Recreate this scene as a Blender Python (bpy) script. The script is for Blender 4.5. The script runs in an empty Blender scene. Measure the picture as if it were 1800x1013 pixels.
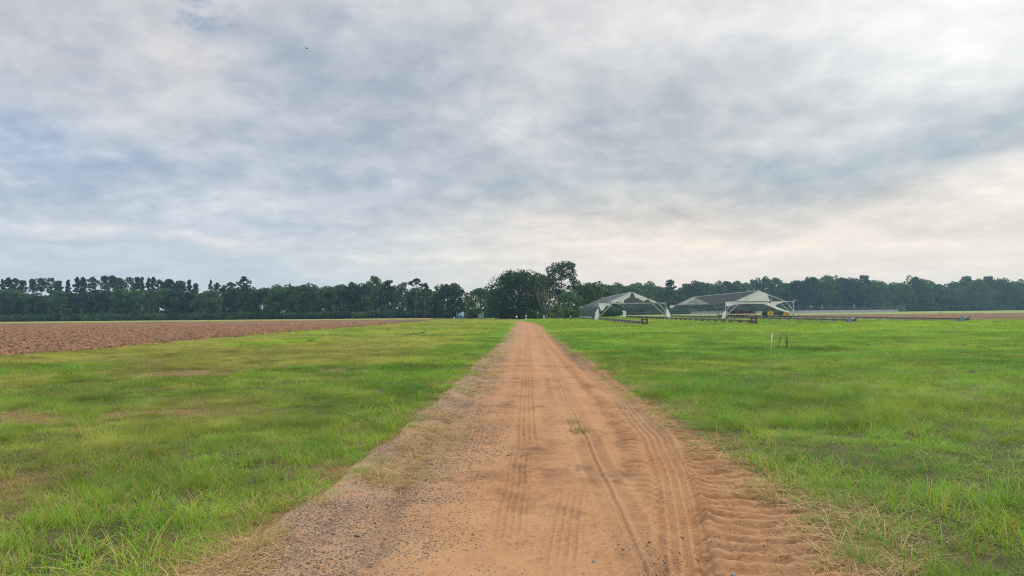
import bpy, math, random
import numpy as np
from mathutils import Vector, Matrix

R = math.radians
scene = bpy.context.scene
col = scene.collection

# ------------------------------------------------------------------ camera
CAM_H = 1.5
F_PX, W_PX, H_PX = 1200.0, 1800.0, 1013.0
cam_d = bpy.data.cameras.new("camera")
cam_d.sensor_width = 36.0
cam_d.lens = 24.0
cam_d.clip_start = 0.1
cam_d.clip_end = 6000
cam = bpy.data.objects.new("camera", cam_d)
col.objects.link(cam)
YAW, PITCH, ROLL = R(1.34), R(2.09), R(-0.58)
cam_rot = Matrix.Rotation(YAW, 3, 'Z') @ Matrix.Rotation(math.pi/2 + PITCH, 3, 'X') @ Matrix.Rotation(ROLL, 3, 'Z')
cam.matrix_world = Matrix.Translation((0, 0, CAM_H)) @ cam_rot.to_4x4()
scene.camera = cam


def px_dir(px, py):
    """world direction of a point measured in the photograph"""
    d = cam_rot @ Vector(((px - W_PX/2)/F_PX, -(py - H_PX/2)/F_PX, -1.0))
    return d.normalized()


def px_azel(px, py):
    d = px_dir(px, py)
    return math.atan2(d.x, d.y), math.asin(d.z)


def at(px, Y):
    """X of the point at distance Y along the road, on the bearing of photo column px"""
    d = px_dir(px, 550)
    return d.x/d.y*Y


# ------------------------------------------------------------------ exposure
scene.view_settings.view_transform = 'Standard'
scene.view_settings.look = 'None'
scene.view_settings.gamma = 1.0
scene.view_settings.exposure = 0.0
scene.view_settings.use_curve_mapping = False
scene.render.engine = 'CYCLES'
scene.cycles.max_bounces = 6
scene.cycles.transparent_max_bounces = 16
scene.cycles.volume_bounces = 0
scene.cycles.use_denoising = True
scene.cycles.denoising_input_passes = 'RGB_ALBEDO_NORMAL'
scene.cycles.denoising_prefilter = 'NONE'
scene.cycles.filter_width = 1.1
scene.cycles.sample_clamp_indirect = 4.0


def srgb(r, g, b):
    f = lambda c: c/12.92 if c <= 0.04045 else ((c + 0.055)/1.055)**2.4
    return (f(r/255), f(g/255), f(b/255))


class NT:
    """small helper for writing node trees"""
    def __init__(self, tree):
        self.t = tree

    def new(self, typ, **kw):
        n = self.t.nodes.new(typ)
        for k, v in kw.items():
            setattr(n, k, v)
        return n

    def put(self, sock, v):
        if v is None:
            return
        if hasattr(v, 'is_linked'):
            self.t.links.new(v, sock)
        else:
            if sock.type == 'RGBA' and hasattr(v, '__len__') and len(v) == 3:
                v = (*v, 1.0)
            sock.default_value = v

    def math(self, op, a, b=None, c=None, clamp=False):
        n = self.new('ShaderNodeMath', operation=op, use_clamp=clamp)
        self.put(n.inputs[0], a); self.put(n.inputs[1], b); self.put(n.inputs[2], c)
        return n.outputs[0]

    def vmath(self, op, a, b=None, scale=None):
        n = self.new('ShaderNodeVectorMath', operation=op)
        self.put(n.inputs[0], a); self.put(n.inputs[1], b)
        if scale is not None:
            self.put(n.inputs['Scale'], scale)
        return n.outputs['Value'] if op == 'DOT_PRODUCT' else n.outputs['Vector']

    def noise(self, vec, scale, detail=4, rough=0.5, dist=0.0, out='Fac'):
        n = self.new('ShaderNodeTexNoise')
        self.put(n.inputs['Vector'], vec)
        n.inputs['Scale'].default_value = scale
        n.inputs['Detail'].default_value = detail
        n.inputs['Roughness'].default_value = rough
        n.inputs['Distortion'].default_value = dist
        return n.outputs[out]

    def vor(self, vec, scale, out='Distance', rnd=1.0):
        n = self.new('ShaderNodeTexVoronoi')
        self.put(n.inputs['Vector'], vec)
        n.inputs['Scale'].default_value = scale
        n.inputs['Randomness'].default_value = rnd
        return n.outputs[out]

    def maprange(self, v, a, b, c=0.0, d=1.0, smooth=True):
        n = self.new('ShaderNodeMapRange')
        n.interpolation_type = 'SMOOTHSTEP' if smooth else 'LINEAR'
        n.clamp = True if not smooth else n.clamp
        self.put(n.inputs[0], v)
        for i, k in enumerate((a, b, c, d)):
            n.inputs[i+1].default_value = k
        return n.outputs[0]

    def mix(self, f, a, b, mode='MIX'):
        n = self.new('ShaderNodeMix', data_type='RGBA', blend_type=mode)
        self.put(n.inputs[0], f); self.put(n.inputs[6], a); self.put(n.inputs[7], b)
        return n.outputs[2]

    def ramp(self, f, stops):
        n = self.new('ShaderNodeValToRGB')
        r = n.color_ramp
        while len(r.elements) < len(stops):
            r.elements.new(0.5)
        for e, (p, c) in zip(r.elements, stops):
            e.position = p
            e.color = (*c, 1.0)
        self.put(n.inputs[0], f)
        return n.outputs[0]

    def attr(self, name, out='Fac', typ='GEOMETRY'):
        n = self.new('ShaderNodeAttribute', attribute_name=name, attribute_type=typ)
        return n.outputs[out]


# ------------------------------------------------------------------ sky (world)
SUN_AZ, SUN_EL = R(36), R(37)
world = bpy.data.worlds.new("World")
scene.world = world
world.use_nodes = True
wt = world.node_tree
wt.nodes.clear()
w = NT(wt)
tc = w.new('ShaderNodeTexCoord').outputs['Generated']
sep = w.new('ShaderNodeSeparateXYZ'); w.put(sep.inputs[0], tc)
dx, dy, dz = sep.outputs
zpos = w.math('MAXIMUM', dz, 0.0)
zden = w.math('ADD', zpos, 0.30)
cmb = w.new('ShaderNodeCombineXYZ')
w.put(cmb.inputs[0], w.math('DIVIDE', dx, zden)); w.put(cmb.inputs[1], w.math('DIVIDE', dy, zden))
plane = cmb.outputs[0]                                   # cloud layer seen in perspective
uv = w.new('ShaderNodeCombineXYZ')
w.put(uv.inputs[0], w.math('ARCTAN2', dx, dy)); w.put(uv.inputs[1], w.math('ARCSINE', dz))
warpc = w.noise(plane, 1.7, 5, 0.55, 0.0, 'Color')
warp = w.vmath('MULTIPLY', w.vmath('SUBTRACT', warpc, (0.5, 0.5, 0.5)), (0.17, 0.095, 0.0))
uvw = w.vmath('ADD', uv.outputs[0], warp)
sepw = w.new('ShaderNodeSeparateXYZ'); w.put(sepw.inputs[0], uvw)
u_, v_ = sepw.outputs[0], sepw.outputs[1]


def blob(cx, cy, rx, ry):
    """soft patch of the sky centred on a bearing, radii in degrees"""
    a, e = px_azel(cx, cy)
    d = w.vmath('MULTIPLY', w.vmath('SUBTRACT', uvw, (a, e, 0)), (1/R(rx), 1/R(ry), 0))
    return w.math('EXPONENT', w.math('MULTIPLY', w.vmath('DOT_PRODUCT', d, d), -1.0))


vt = w.math('DIVIDE', v_, R(27), clamp=True)
left_ramp = w.ramp(vt, [(0.00, srgb(205, 213, 219)), (0.10, srgb(202, 212, 220)), (0.24, srgb(200, 211, 222)),
                        (0.45, srgb(190, 199, 211)), (0.70, srgb(192, 197, 207)), (1.0, srgb(206, 208, 212))])
right_ramp = w.ramp(vt, [(0.00, srgb(243, 226, 208)), (0.13, srgb(245, 234, 220)), (0.25, srgb(232, 223, 213)),
                         (0.40, srgb(190, 197, 203)), (0.70, srgb(200, 204, 209)), (1.0, srgb(222, 221, 222))])
mixu = w.maprange(u_, R(-26), R(12))
cloud = w.mix(mixu, left_ramp, right_ramp)
BLOBS = [  # px, py, radius az, radius el (deg), linear colour change
    (380, 120, 3.0, 3.0, (.11, .08, .05)), (330, 60, 3, 2.5, (.08, .06, .03)),
    (620, 130, 7, 4.5, (-.13, -.10, -.07)), (470, 110, 4, 3.5, (-.10, -.07, -.05)), (780, 110, 6, 3.5, (-.10, -.08, -.06)),
    (200, 125, 4, 1.5, (.09, .07, .05)), (220, 190, 5, 2.5, (.09, .07, .04)), (120, 60, 6, 4, (-.03, -.03, -.02)),
    (190, 150, 4, 1.2, (-.09, -.07, -.03)), (30, 105, 2.5, 1.5, (.10, .08, .06)),
    (600, 270, 10, 2.5, (-.06, -.05, -.03)), (900, 210, 2.2, 1.2, (.16, .13, .11)), (650, 40, 3, 2.5, (.05, .05, .04)),
    (950, 60, 5, 4, (.05, .04, .03)), (1060, 210, 4, 2.2, (-.07, -.06, -.04)), (1140, 190, 5, 2.0, (-.06, -.05, -.04)),
    (1250, 40, 9, 3, (.10, .09, .08)), (1740, 30, 9, 5, (.24, .22, .18)), (1600, 10, 9, 4, (.12, .11, .10)),
    (1390, 235, 8, 1.1, (.10, .08, .06)), (1550, 200, 2.5, 2, (.08, .07, .06)), (1720, 110, 6, 3, (.05, .05, .05)),
    (1460, 300, 10, 2.6, (-.09, -.06, -.04)), (1680, 225, 9, 2.2, (-.06, -.04, -.02)), (1560, 120, 6, 2.2, (-.02, -.01, -.01)),
    (1790, 300, 3.5, 1.3, (.26, .20, .15)), (1760, 345, 5, .8, (.18, .15, .12)), (1100, 385, 13, 1.0, (-.13, -.10, -.08)),
    (900, 345, 12, 1.5, (-.04, -.03, -.02)), (760, 360, 7, .7, (-.07, -.05, -.04)), (1300, 428, 12, .7, (.12, .09, .06)),
    (160, 393, 3.6, .7, (.17, .10, .05)), (395, 411, 3.8, .7, (.19, .11, .05)), (430, 355, 4, 1.0, (.13, .10, .07)), (90, 412, 1.5, .4, (.12, .07, .04)),
    (620, 445, 3, .4, (.16, .11, .06)), (780, 457, 5, .35, (.16, .11, .06)), (960, 440, 6, .5, (.07, .05, .03)),
    (40, 240, 4, 1.8, (-.06, -.02, .06)), (200, 285, 7, 1.0, (-.07, -.05, -.01)), (1300, 458, 2, .2, (-.05, -.04, -.03)),
    (600, 395, 9, .7, (-.05, -.04, -.03)), (250, 380, 4, .6, (-.06, -.04, -.02)), (1500, 330, 5, 1.0, (-.07, -.05, -.03)),
]
for (bx, by, rx, ry, dc) in BLOBS:
    kk = 0.75 if dc[0] < 0 else 1.05
    cloud = w.vmath('ADD', cloud, w.vmath('SCALE', tuple(kk*q for q in dc), scale=blob(bx, by, rx, ry)))
# cloud texture: broad billows, finer wisps
n_big = w.noise(plane, 4.2, 7, 0.56, 0.0)
n_fine = w.noise(plane, 12.0, 7, 0.58, 0.0)
n_mid = w.noise(plane, 9.5, 8, 0.60, 0.0)
mid = w.math('SUBTRACT', w.maprange(n_mid, 0.38, 0.64), 0.5)
lump = w.math('SUBTRACT', w.maprange(n_big, 0.33, 0.68), 0.5)
tex = w.math('ADD', w.math('MULTIPLY', lump, 0.24), w.math('ADD', w.math('MULTIPLY', mid, 0.19), w.math('MULTIPLY', w.math('SUBTRACT', n_fine, 0.5), 0.42)))
streak = w.math('SUBTRACT', w.noise(w.vmath('MULTIPLY', uv.outputs[0], (6.0, 58.0, 1.0)), 1.0, 7, 0.58, 0.2), 0.5)
low = w.maprange(dz, 0.0, 0.16)                                  # the layer smooths out towards the horizon
tex = w.math('MULTIPLY', tex, w.math('ADD', w.math('MULTIPLY', low, 0.80), 0.20))
tex = w.math('ADD', tex, w.math('MULTIPLY', streak, w.maprange(dz, 0.20, 0.07, 0.0, 0.62)))
cloud = w.vmath('ADD', cloud, w.vmath('ADD', w.vmath('SCALE', (0.44, 0.37, 0.31), scale=tex), (0.024, 0.019, 0.012)))
# overcast sky: brighter overhead than near the horizon, brightest round the veiled sun
over = w.math('ADD', w.math('MULTIPLY', w.maprange(dz, 0.47, 0.85), 2.8), 1.0)
sun_dir = Vector((math.sin(SUN_AZ)*math.cos(SUN_EL), math.cos(SUN_AZ)*math.cos(SUN_EL), math.sin(SUN_EL)))
sd = w.vmath('DOT_PRODUCT', tc, tuple(sun_dir))
aure = w.math('EXPONENT', w.math('MULTIPLY', w.math('SUBTRACT', sd, 1.0), 80.0))
cloud = w.vmath('SCALE', cloud, scale=over)
cloud = w.vmath('ADD', cloud, w.vmath('SCALE', (0.70, 0.65, 0.57), scale=aure))
cloud = w.vmath('MAXIMUM', cloud, (0.02, 0.02, 0.02))
sky = w.new('ShaderNodeTexSky', sky_type='NISHITA')
sky.sun_disc = False
sky.sun_elevation = SUN_EL
sky.sun_rotation = SUN_AZ
sky.altitude = 50
sky.air_density = 1.0
sky.dust_density = 1.0
bg_sky = w.new('ShaderNodeBackground'); w.put(bg_sky.inputs[0], sky.outputs[0]); bg_sky.inputs[1].default_value = 0.1
bg_cloud = w.new('ShaderNodeBackground'); w.put(bg_cloud.inputs[0], cloud); bg_cloud.inputs[1].default_value = 1.0
gap = None
for (bx, by, rx, ry, k) in [(365, 5, 2.0, 1.8, 1.2), (20, 250, 5, 2, .42), (200, 262, 4, .9, .3), (110, 315, 9, .9, .40), (30, 345, 5, 1.2, .35),
                            (330, 268, 5, .9, .25), (260, 440, 12, 1.0, .22), (330, 345, 6, .6, .3), (590, 20, 1.5, 1.6, .3), (150, 215, 4, .6, .2)]:
    g = w.math('MULTIPLY', blob(bx, by, rx, ry), k)
    gap = g if gap is None else w.math('ADD', gap, g)
gap = w.math('MULTIPLY', gap, w.maprange(n_fine, 0.72, 0.30), clamp=True)
mixs = w.new('ShaderNodeMixShader')
w.put(mixs.inputs[0], gap); w.put(mixs.inputs[1], bg_cloud.outputs[0]); w.put(mixs.inputs[2], bg_sky.outputs[0])
w.put(w.new('ShaderNodeOutputWorld').inputs[0], mixs.outputs[0])

# ------------------------------------------------------------------ sun (veiled by cloud)
sun_l = bpy.data.lights.new("sun", 'SUN')
sun_l.energy = 1.5
sun_l.angle = R(10)
sun_l.color = (1.0, 0.93, 0.84)
sun = bpy.data.objects.new("sun", sun_l)
col.objects.link(sun)
sun.rotation_euler = sun_dir.to_track_quat('Z', 'Y').to_euler()

# ------------------------------------------------------------------ helpers


def tag(o, label=None, cat=None, group=None, kind=None):
    for k, v in (('label', label), ('category', cat), ('group', group), ('kind', kind)):
        if v:
            o[k] = v
    return o


def empty(name, loc, rz=0.0):
    o = bpy.data.objects.new(name, None)
    o.location = loc
    o.rotation_euler = (0, 0, rz)
    o.empty_display_size = 0.3
    col.objects.link(o)
    return o


def link(name, mesh, parent=None, loc=(0, 0, 0)):
    o = bpy.data.objects.new(name, mesh)
    o.location = loc
    if parent:
        o.parent = parent
    col.objects.link(o)
    return o


def mesh_np(name, V, faces, mat=None, smooth=False, attrs=None):
    """faces: (n,k) int array, k = 3 or 4; attrs: {name: per-vertex float array or (n,3) colours}"""
    V = np.asarray(V, dtype=np.float32)
    faces = np.asarray(faces, dtype=np.int32)
    me = bpy.data.meshes.new(name)
    me.vertices.add(len(V)); me.vertices.foreach_set('co', V.ravel())
    k = faces.shape[1]
    me.loops.add(faces.size); me.loops.foreach_set('vertex_index', faces.ravel())
    me.polygons.add(len(faces))
    me.polygons.foreach_set('loop_start', np.arange(0, faces.size, k, dtype=np.int32))
    if smooth:
        me.polygons.foreach_set('use_smooth', np.ones(len(faces), dtype=bool))
    for nm, a in (attrs or {}).items():
        a = np.asarray(a, dtype=np.float32)
        if a.ndim == 1:
            me.attributes.new(nm, 'FLOAT', 'POINT').data.foreach_set('value', a)
        else:
            me.attributes.new(nm, 'FLOAT_VECTOR', 'POINT').data.foreach_set('vector', a.ravel())
    me.update(calc_edges=True)
    if mat:
        me.materials.append(mat)
    return me


class MB:
    """collects tubes, boxes and sheets into one mesh"""
    def __init__(self):
        self.v, self.f = [], []

    def add(self, vs, fs):
        n = len(self.v)
        self.v += [tuple(p) for p in vs]
        self.f += [tuple(i + n for i in f) for f in fs]
        return self

    def box(self, c, s, rz=0.0):
        x, y, z = s[0]/2, s[1]/2, s[2]/2
        ca, sa = math.cos(rz), math.sin(rz)
        vs = []
        for sx, sy, sz in ((-1, -1, -1), (1, -1, -1), (1, 1, -1), (-1, 1, -1), (-1, -1, 1), (1, -1, 1), (1, 1, 1), (-1, 1, 1)):
            px, py = sx*x, sy*y
            vs.append((c[0] + px*ca - py*sa, c[1] + px*sa + py*ca, c[2] + sz*z))
        return self.add(vs, [(3, 2, 1, 0), (4, 5, 6, 7), (0, 1, 5, 4), (1, 2, 6, 5), (2, 3, 7, 6), (3, 0, 4, 7)])

    def tube(self, pts, radii, n=6, cap=True):
        pts = [Vector(p) for p in pts]
        if not hasattr(radii, '__len__'):
            radii = [radii]*len(pts)
        rings = []
        for i, p in enumerate(pts):
            a, b = pts[max(i - 1, 0)], pts[min(i + 1, len(pts) - 1)]
            t = (b - a).normalized()
            ref = Vector((0, 0, 1)) if abs(t.z) < 0.9 else Vector((1, 0, 0))
            s = t.cross(ref).normalized(); q = t.cross(s)
            rings.append([p + (s*math.cos(k*2*math.pi/n) + q*math.sin(k*2*math.pi/n))*radii[i] for k in range(n)])
        vs = [v for r in rings for v in r]
        fs = []
        for i in range(len(pts) - 1):
            for k in range(n):
                k2 = (k + 1) % n
                fs.append((i*n + k, i*n + k2, (i + 1)*n + k2, (i + 1)*n + k))
        if cap:
            fs.append(tuple(range(n - 1, -1, -1)))
            fs.append(tuple((len(pts) - 1)*n + k for k in range(n)))
        return self.add(vs, fs)

    def lathe(self, prof, c=(0, 0, 0), axis='Z', n=20, cap=True):
        """profile of (radius, offset along axis)"""
        vs, fs = [], []
        for r, h in prof:
            for k in range(n):
                a = k*2*math.pi/n
                p = (r*math.cos(a), r*math.sin(a), h)
                if axis == 'Y':
                    p = (p[0], h, p[1])
                elif axis == 'X':
                    p = (h, p[0], p[1])
                vs.append((p[0] + c[0], p[1] + c[1], p[2] + c[2]))
        for i in range(len(prof) - 1):
            for k in range(n):
                k2 = (k + 1) % n
                fs.append((i*n + k, i*n + k2, (i + 1)*n + k2, (i + 1)*n + k))
        if cap:
            fs.append(tuple(range(n))); fs.append(tuple((len(prof) - 1)*n + k for k in range(n)))
        return self.add(vs, fs)

    def prism(self, poly, y0, y1):
        """outline in the XZ plane given depth along Y"""
        n = len(poly)
        vs = [(p[0], y0, p[1]) for p in poly] + [(p[0], y1, p[1]) for p in poly]
        fs = [tuple(range(n)), tuple(range(2*n - 1, n - 1, -1))]
        for k in range(n):
            k2 = (k + 1) % n
            fs.append((k, k + n, k2 + n, k2))
        return self.add(vs, fs)

    def mesh(self, name, mat, smooth=False):
        me = bpy.data.meshes.new(name)
        me.from_pydata(self.v, [], self.f)
        if smooth:
            for p in me.polygons:
                p.use_smooth = True
        me.update()
        if mat:
            me.materials.append(mat)
        return me

    def build(self, name, mat, parent=None, smooth=False, loc=(0, 0, 0)):
        return link(name, self.mesh(name, mat, smooth), parent, loc)


def copy_tree(o, parent=None):
    c = o.copy(); col.objects.link(c); c.parent = parent
    for ch in list(o.children):
        copy_tree(ch, c)
    return c


# numpy value noise
_rs = np.random.RandomState(7)
_tab = _rs.rand(256, 256).astype(np.float32)


def vnoise(x, y):
    xi, yi = np.floor(x).astype(np.int64), np.floor(y).astype(np.int64)
    fx, fy = (x - xi).astype(np.float32), (y - yi).astype(np.float32)
    fx = fx*fx*fx*(fx*(fx*6 - 15) + 10); fy = fy*fy*fy*(fy*(fy*6 - 15) + 10)
    a, b = _tab[xi & 255, yi & 255], _tab[(xi + 1) & 255, yi & 255]
    c, d = _tab[xi & 255, (yi + 1) & 255], _tab[(xi + 1) & 255, (yi + 1) & 255]
    return (a*(1 - fx) + b*fx)*(1 - fy) + (c*(1 - fx) + d*fx)*fy


def fbm(x, y, f=1.0, o=4, g=0.5, seed=0.0):
    t, amp, s = 0.0, 1.0, 0.0
    for i in range(o):
        t = t + amp*vnoise(x*f + 17.3*i + seed, y*f - 9.1*i + seed*1.7)
        s += amp; amp *= g; f *= 2.03
    return t/s


def sstep(a, b, x):
    t = np.clip((x - a)/(b - a), 0, 1)
    return t*t*(3 - 2*t)


# ------------------------------------------------------------------ materials


def mat(name):
    m = bpy.data.materials.new(name)
    m.use_nodes = True
    m.node_tree.nodes.clear()
    n = NT(m.node_tree)
    out = n.new('ShaderNodeOutputMaterial')
    return m, n, out


def pbsdf(n, out, color, rough=0.8, spec=0.3, metal=0.0, normal=None):
    b = n.new('ShaderNodeBsdfPrincipled')
    n.put(b.inputs['Base Color'], color)
    n.put(b.inputs['Roughness'], rough)
    b.inputs['Metallic'].default_value = metal
    b.inputs['Specular IOR Level'].default_value = spec
    n.put(b.inputs['Normal'], normal)
    n.put(out.inputs[0], b.outputs[0])
    return b


def bump(n, h, strength=0.5, dist=0.02):
    b = n.new('ShaderNodeBump')
    b.inputs['Strength'].default_value = strength
    b.inputs['Distance'].default_value = dist
    n.put(b.inputs['Height'], h)
    return b.outputs[0]


def simple(name, c1, c2=None, scale=4.0, rough=0.7, metal=0.0, spec=0.3):
    m, n, out = mat(name)
    oc = n.new('ShaderNodeTexCoord').outputs['Object']
    f = n.maprange(n.noise(oc, scale, 5, 0.6), 0.3, 0.7)
    c = n.mix(f, c1, c2 or tuple(k*0.75 for k in c1))
    pbsdf(n, out, c, rough, spec, metal)
    return m


def dirt_material():
    m, n, out = mat("red_dirt")
    p = n.new('ShaderNodeNewGeometry').outputs['Position']
    a = n.maprange(n.noise(p, 0.9, 5, 0.6), 0.3, 0.7)
    c = n.mix(a, (0.254, 0.127, 0.056), (0.306, 0.172, 0.083))
    fine = n.noise(p, 26, 6, 0.68)
    c = n.mix(n.maprange(fine, 0.42, 0.70), c, (0.320, 0.182, 0.098))
    c = n.mix(n.math('MULTIPLY', n.maprange(n.noise(p, 9, 6, 0.7), 0.52, 0.72), 0.55), c, (0.140, 0.066, 0.035))
    damp_and_shade = n.math('MULTIPLY', n.attr('damp_and_shade'), n.maprange(n.noise(p, 5, 5, 0.65), 0.25, 0.65))  # damp patches, plus shade painted into the tyre grooves
    c = n.mix(n.math('MULTIPLY', damp_and_shade, 0.85), c, (0.092, 0.046, 0.028))
    pale = n.math('MULTIPLY', n.attr('pale'), n.maprange(n.noise(p, 6, 5, 0.65), 0.2, 0.6))
    c = n.mix(n.math('MULTIPLY', pale, 0.7), c, (0.215, 0.160, 0.112))
    # gravel worked into the surface
    cell = n.new('ShaderNodeTexVoronoi'); n.put(cell.inputs['Vector'], p); cell.inputs['Scale'].default_value = 74
    rnd = n.new('ShaderNodeSeparateColor'); n.put(rnd.inputs[0], cell.outputs['Color'])
    gsel = n.math('LESS_THAN', rnd.outputs[0], n.math('MULTIPLY', n.attr('gravel'), n.maprange(n.noise(p, 4.0, 4, 0.6), 0.25, 0.7)))
    gsel = n.math('MULTIPLY', gsel, n.maprange(cell.outputs['Distance'], 0.62, 0.38))
    gcol = n.ramp(rnd.outputs[1], [(0.0, (0.042, 0.037, 0.033)), (0.50, (0.110, 0.097, 0.084)), (1.0, (0.25, 0.21, 0.165))])
    c = n.mix(gsel, c, gcol)
    h = n.math('ADD', n.math('MULTIPLY', fine, 0.6), n.math('MULTIPLY', gsel, 0.7))
    h = n.math('ADD', h, n.math('MULTIPLY', n.noise(p, 90, 3, 0.6), 0.25))
    pbsdf(n, out, c, 0.95, 0.12, normal=bump(n, h, 0.75, 0.014))
    return m


def ground_material():
    m, n, out = mat("grass_soil")
    p = n.new('ShaderNodeNewGeometry').outputs['Position']
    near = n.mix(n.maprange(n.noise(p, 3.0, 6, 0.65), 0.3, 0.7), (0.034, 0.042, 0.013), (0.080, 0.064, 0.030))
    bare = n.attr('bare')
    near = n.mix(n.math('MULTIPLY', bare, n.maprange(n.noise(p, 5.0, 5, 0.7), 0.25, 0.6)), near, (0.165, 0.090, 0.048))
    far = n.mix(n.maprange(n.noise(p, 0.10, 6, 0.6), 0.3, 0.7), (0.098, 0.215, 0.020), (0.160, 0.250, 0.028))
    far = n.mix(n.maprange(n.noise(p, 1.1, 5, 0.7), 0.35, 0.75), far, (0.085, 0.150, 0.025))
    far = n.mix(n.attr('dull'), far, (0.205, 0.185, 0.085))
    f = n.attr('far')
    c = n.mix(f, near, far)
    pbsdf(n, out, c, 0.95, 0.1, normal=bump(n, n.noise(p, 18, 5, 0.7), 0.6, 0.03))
    return m


def field_material():
    m, n, out = mat("ploughed_soil")
    p = n.new('ShaderNodeNewGeometry').outputs['Position']
    s = n.vmath('MULTIPLY', p, (1.0, 0.45, 1.0))
    a = n.maprange(n.noise(s, 0.16, 6, 0.7), 0.42, 0.60)
    c = n.mix(a, (0.088, 0.066, 0.048), (0.215, 0.124, 0.062))
    c = n.mix(n.maprange(n.noise(p, 5, 6, 0.75), 0.47, 0.68), c, (0.285, 0.188, 0.105))
    c = n.mix(n.maprange(n.noise(p, 3, 6, 0.75), 0.50, 0.68), c, (0.036, 0.026, 0.020))
    e = n.attr('rim')
    c = n.mix(n.math('MULTIPLY', e, n.maprange(n.noise(p, 1.6, 5, 0.7), 0.3, 0.6)), c, (0.085, 0.064, 0.050))
    pbsdf(n, out, c, 1.0, 0.05, normal=bump(n, n.noise(p, 8, 6, 0.7), 0.9, 0.12))
    return m


def blade_material(name, base, dry, yellow, trans=0.45):
    """grass: 'tint' of the clump and 'blade' of the single leaf move it between green, yellow green and straw"""
    m, n, out = mat(name)
    tint = n.new('ShaderNodeSeparateXYZ'); n.put(tint.inputs[0], n.attr('tint', 'Vector', 'INSTANCER'))
    bl = n.attr('blade')
    c = n.mix(n.math('ADD', tint.outputs[0], n.math('MULTIPLY', n.math('SUBTRACT', bl, 0.5), 0.5), clamp=True), base, yellow)
    dryf = n.math('GREATER_THAN', n.math('ADD', tint.outputs[1], n.math('MULTIPLY', n.attr('blade2'), 1.0)), 0.93)
    c = n.mix(dryf, c, dry)
    c = n.vmath('SCALE', c, scale=n.math('ADD', n.math('MULTIPLY', tint.outputs[2], 1.0), 0.50))
    b = pbsdf(n, out, c, 0.5, 0.16)
    t = n.new('ShaderNodeBsdfTranslucent'); n.put(t.inputs[0], n.vmath('MULTIPLY', c, (1.15, 1.2, 0.7)))
    mx = n.new('ShaderNodeMixShader'); mx.inputs[0].default_value = trans
    n.put(mx.inputs[1], b.outputs[0]); n.put(mx.inputs[2], t.outputs[0]); n.put(out.inputs[0], mx.outputs[0])
    return m


def leaf_material(name, c1, c2, trans=0.25):
    m, n, out = mat(name)
    oi = n.new('ShaderNodeObjectInfo').outputs['Random']
    p = n.new('ShaderNodeNewGeometry').outputs['Position']
    f = n.math('ADD', n.math('MULTIPLY', n.noise(p, 0.45, 3, 0.6), 0.75), n.math('MULTIPLY', n.math('SUBTRACT', oi, 0.25), 0.85))
    f = n.maprange(n.math('ADD', f, n.math('MULTIPLY', n.math('SUBTRACT', n.attr('leaf'), 0.5), 0.35)), 0.30, 0.90)
    c = n.mix(f, c1, c2)
    b = pbsdf(n, out, c, 0.6, 0.25)
    t = n.new('ShaderNodeBsdfTranslucent'); n.put(t.inputs[0], n.vmath('MULTIPLY', c, (1.1, 1.2, 0.6)))
    mx = n.new('ShaderNodeMixShader'); mx.inputs[0].default_value = trans
    n.put(mx.inputs[1], b.outputs[0]); n.put(mx.inputs[2], t.outputs[0]); n.put(out.inputs[0], mx.outputs[0])
    return m


def film_material(name, c, opacity, rough=0.35):
    m, n, out = mat(name)
    oc = n.new('ShaderNodeTexCoord').outputs['Object']
    col_ = n.mix(n.maprange(n.noise(oc, 0.8, 5, 0.6), 0.3, 0.7), c, tuple(k*0.82 for k in c))
    b = pbsdf(n, out, col_, rough, 0.4)
    t = n.new('ShaderNodeBsdfTranslucent'); n.put(t.inputs[0], col_)
    m1 = n.new('ShaderNodeMixShader'); m1.inputs[0].default_value = 0.5
    n.put(m1.inputs[1], b.outputs[0]); n.put(m1.inputs[2], t.outputs[0])
    tr = n.new('ShaderNodeBsdfTransparent')
    m2 = n.new('ShaderNodeMixShader')
    n.put(m2.inputs[0], n.maprange(n.noise(oc, 1.6, 4, 0.6), 0.2, 0.8, max(opacity - 0.12, 0.0), min(opacity + 0.12, 1.0)))
    n.put(m2.inputs[1], tr.outputs[0]); n.put(m2.inputs[2], m1.outputs[0])
    n.put(out.inputs[0], m2.outputs[0])
    return m


M_DIRT, M_GROUND, M_FIELD = dirt_material(), ground_material(), field_material()
M_GRASS = blade_material("grass_blade", (0.080, 0.238, 0.020), (0.37, 0.28, 0.11), (0.258, 0.352, 0.036))
M_STRAW = blade_material("straw_blade", (0.34, 0.24, 0.105), (0.40, 0.29, 0.14), (0.25, 0.17, 0.075), 0.3)
M_STONE = None


# ------------------------------------------------------------------ the lie of the land
YL = np.array([2.0, 3.9, 5.6, 8.7, 12.5, 16, 18, 36, 90, 140]); XL = np.array([-2.15, -2.0, -1.74, -1.64, -1.55, -1.52, -1.6, -1.5, -1.9, -2.0])
YR = np.array([2.0, 4.2, 5.1, 6.7, 8.7, 10.3, 12.5, 16.7, 28, 90, 140]); XR = np.array([1.9, 1.95, 2.06, 2.08, 2.00, 1.96, 1.94, 1.99, 1.72, 1.5, 1.6])
ROAD_END = 122.0


def road_mid(y):
    return -0.0022*np.maximum(0, y - 85)**2


def edge_left(y):
    return np.interp(y, YL, XL) + 0.10 + 0.30*(fbm(y, y*0 + 3.1, 1.1, 4) - 0.5) + road_mid(y)


def edge_right(y):
    return np.interp(y, YR, XR) - 0.08 + 0.30*(fbm(y, y*0 + 8.7, 1.1, 4) - 0.5) + road_mid(y)


def in_road(x, y, soft=0.18):
    """1 on the road, 0 on the grass"""
    a = sstep(-soft, soft, x - edge_left(y)); b = sstep(-soft, soft, edge_right(y) - x)
    return a*b*sstep(ROAD_END + 2, ROAD_END - 2, y)


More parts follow.
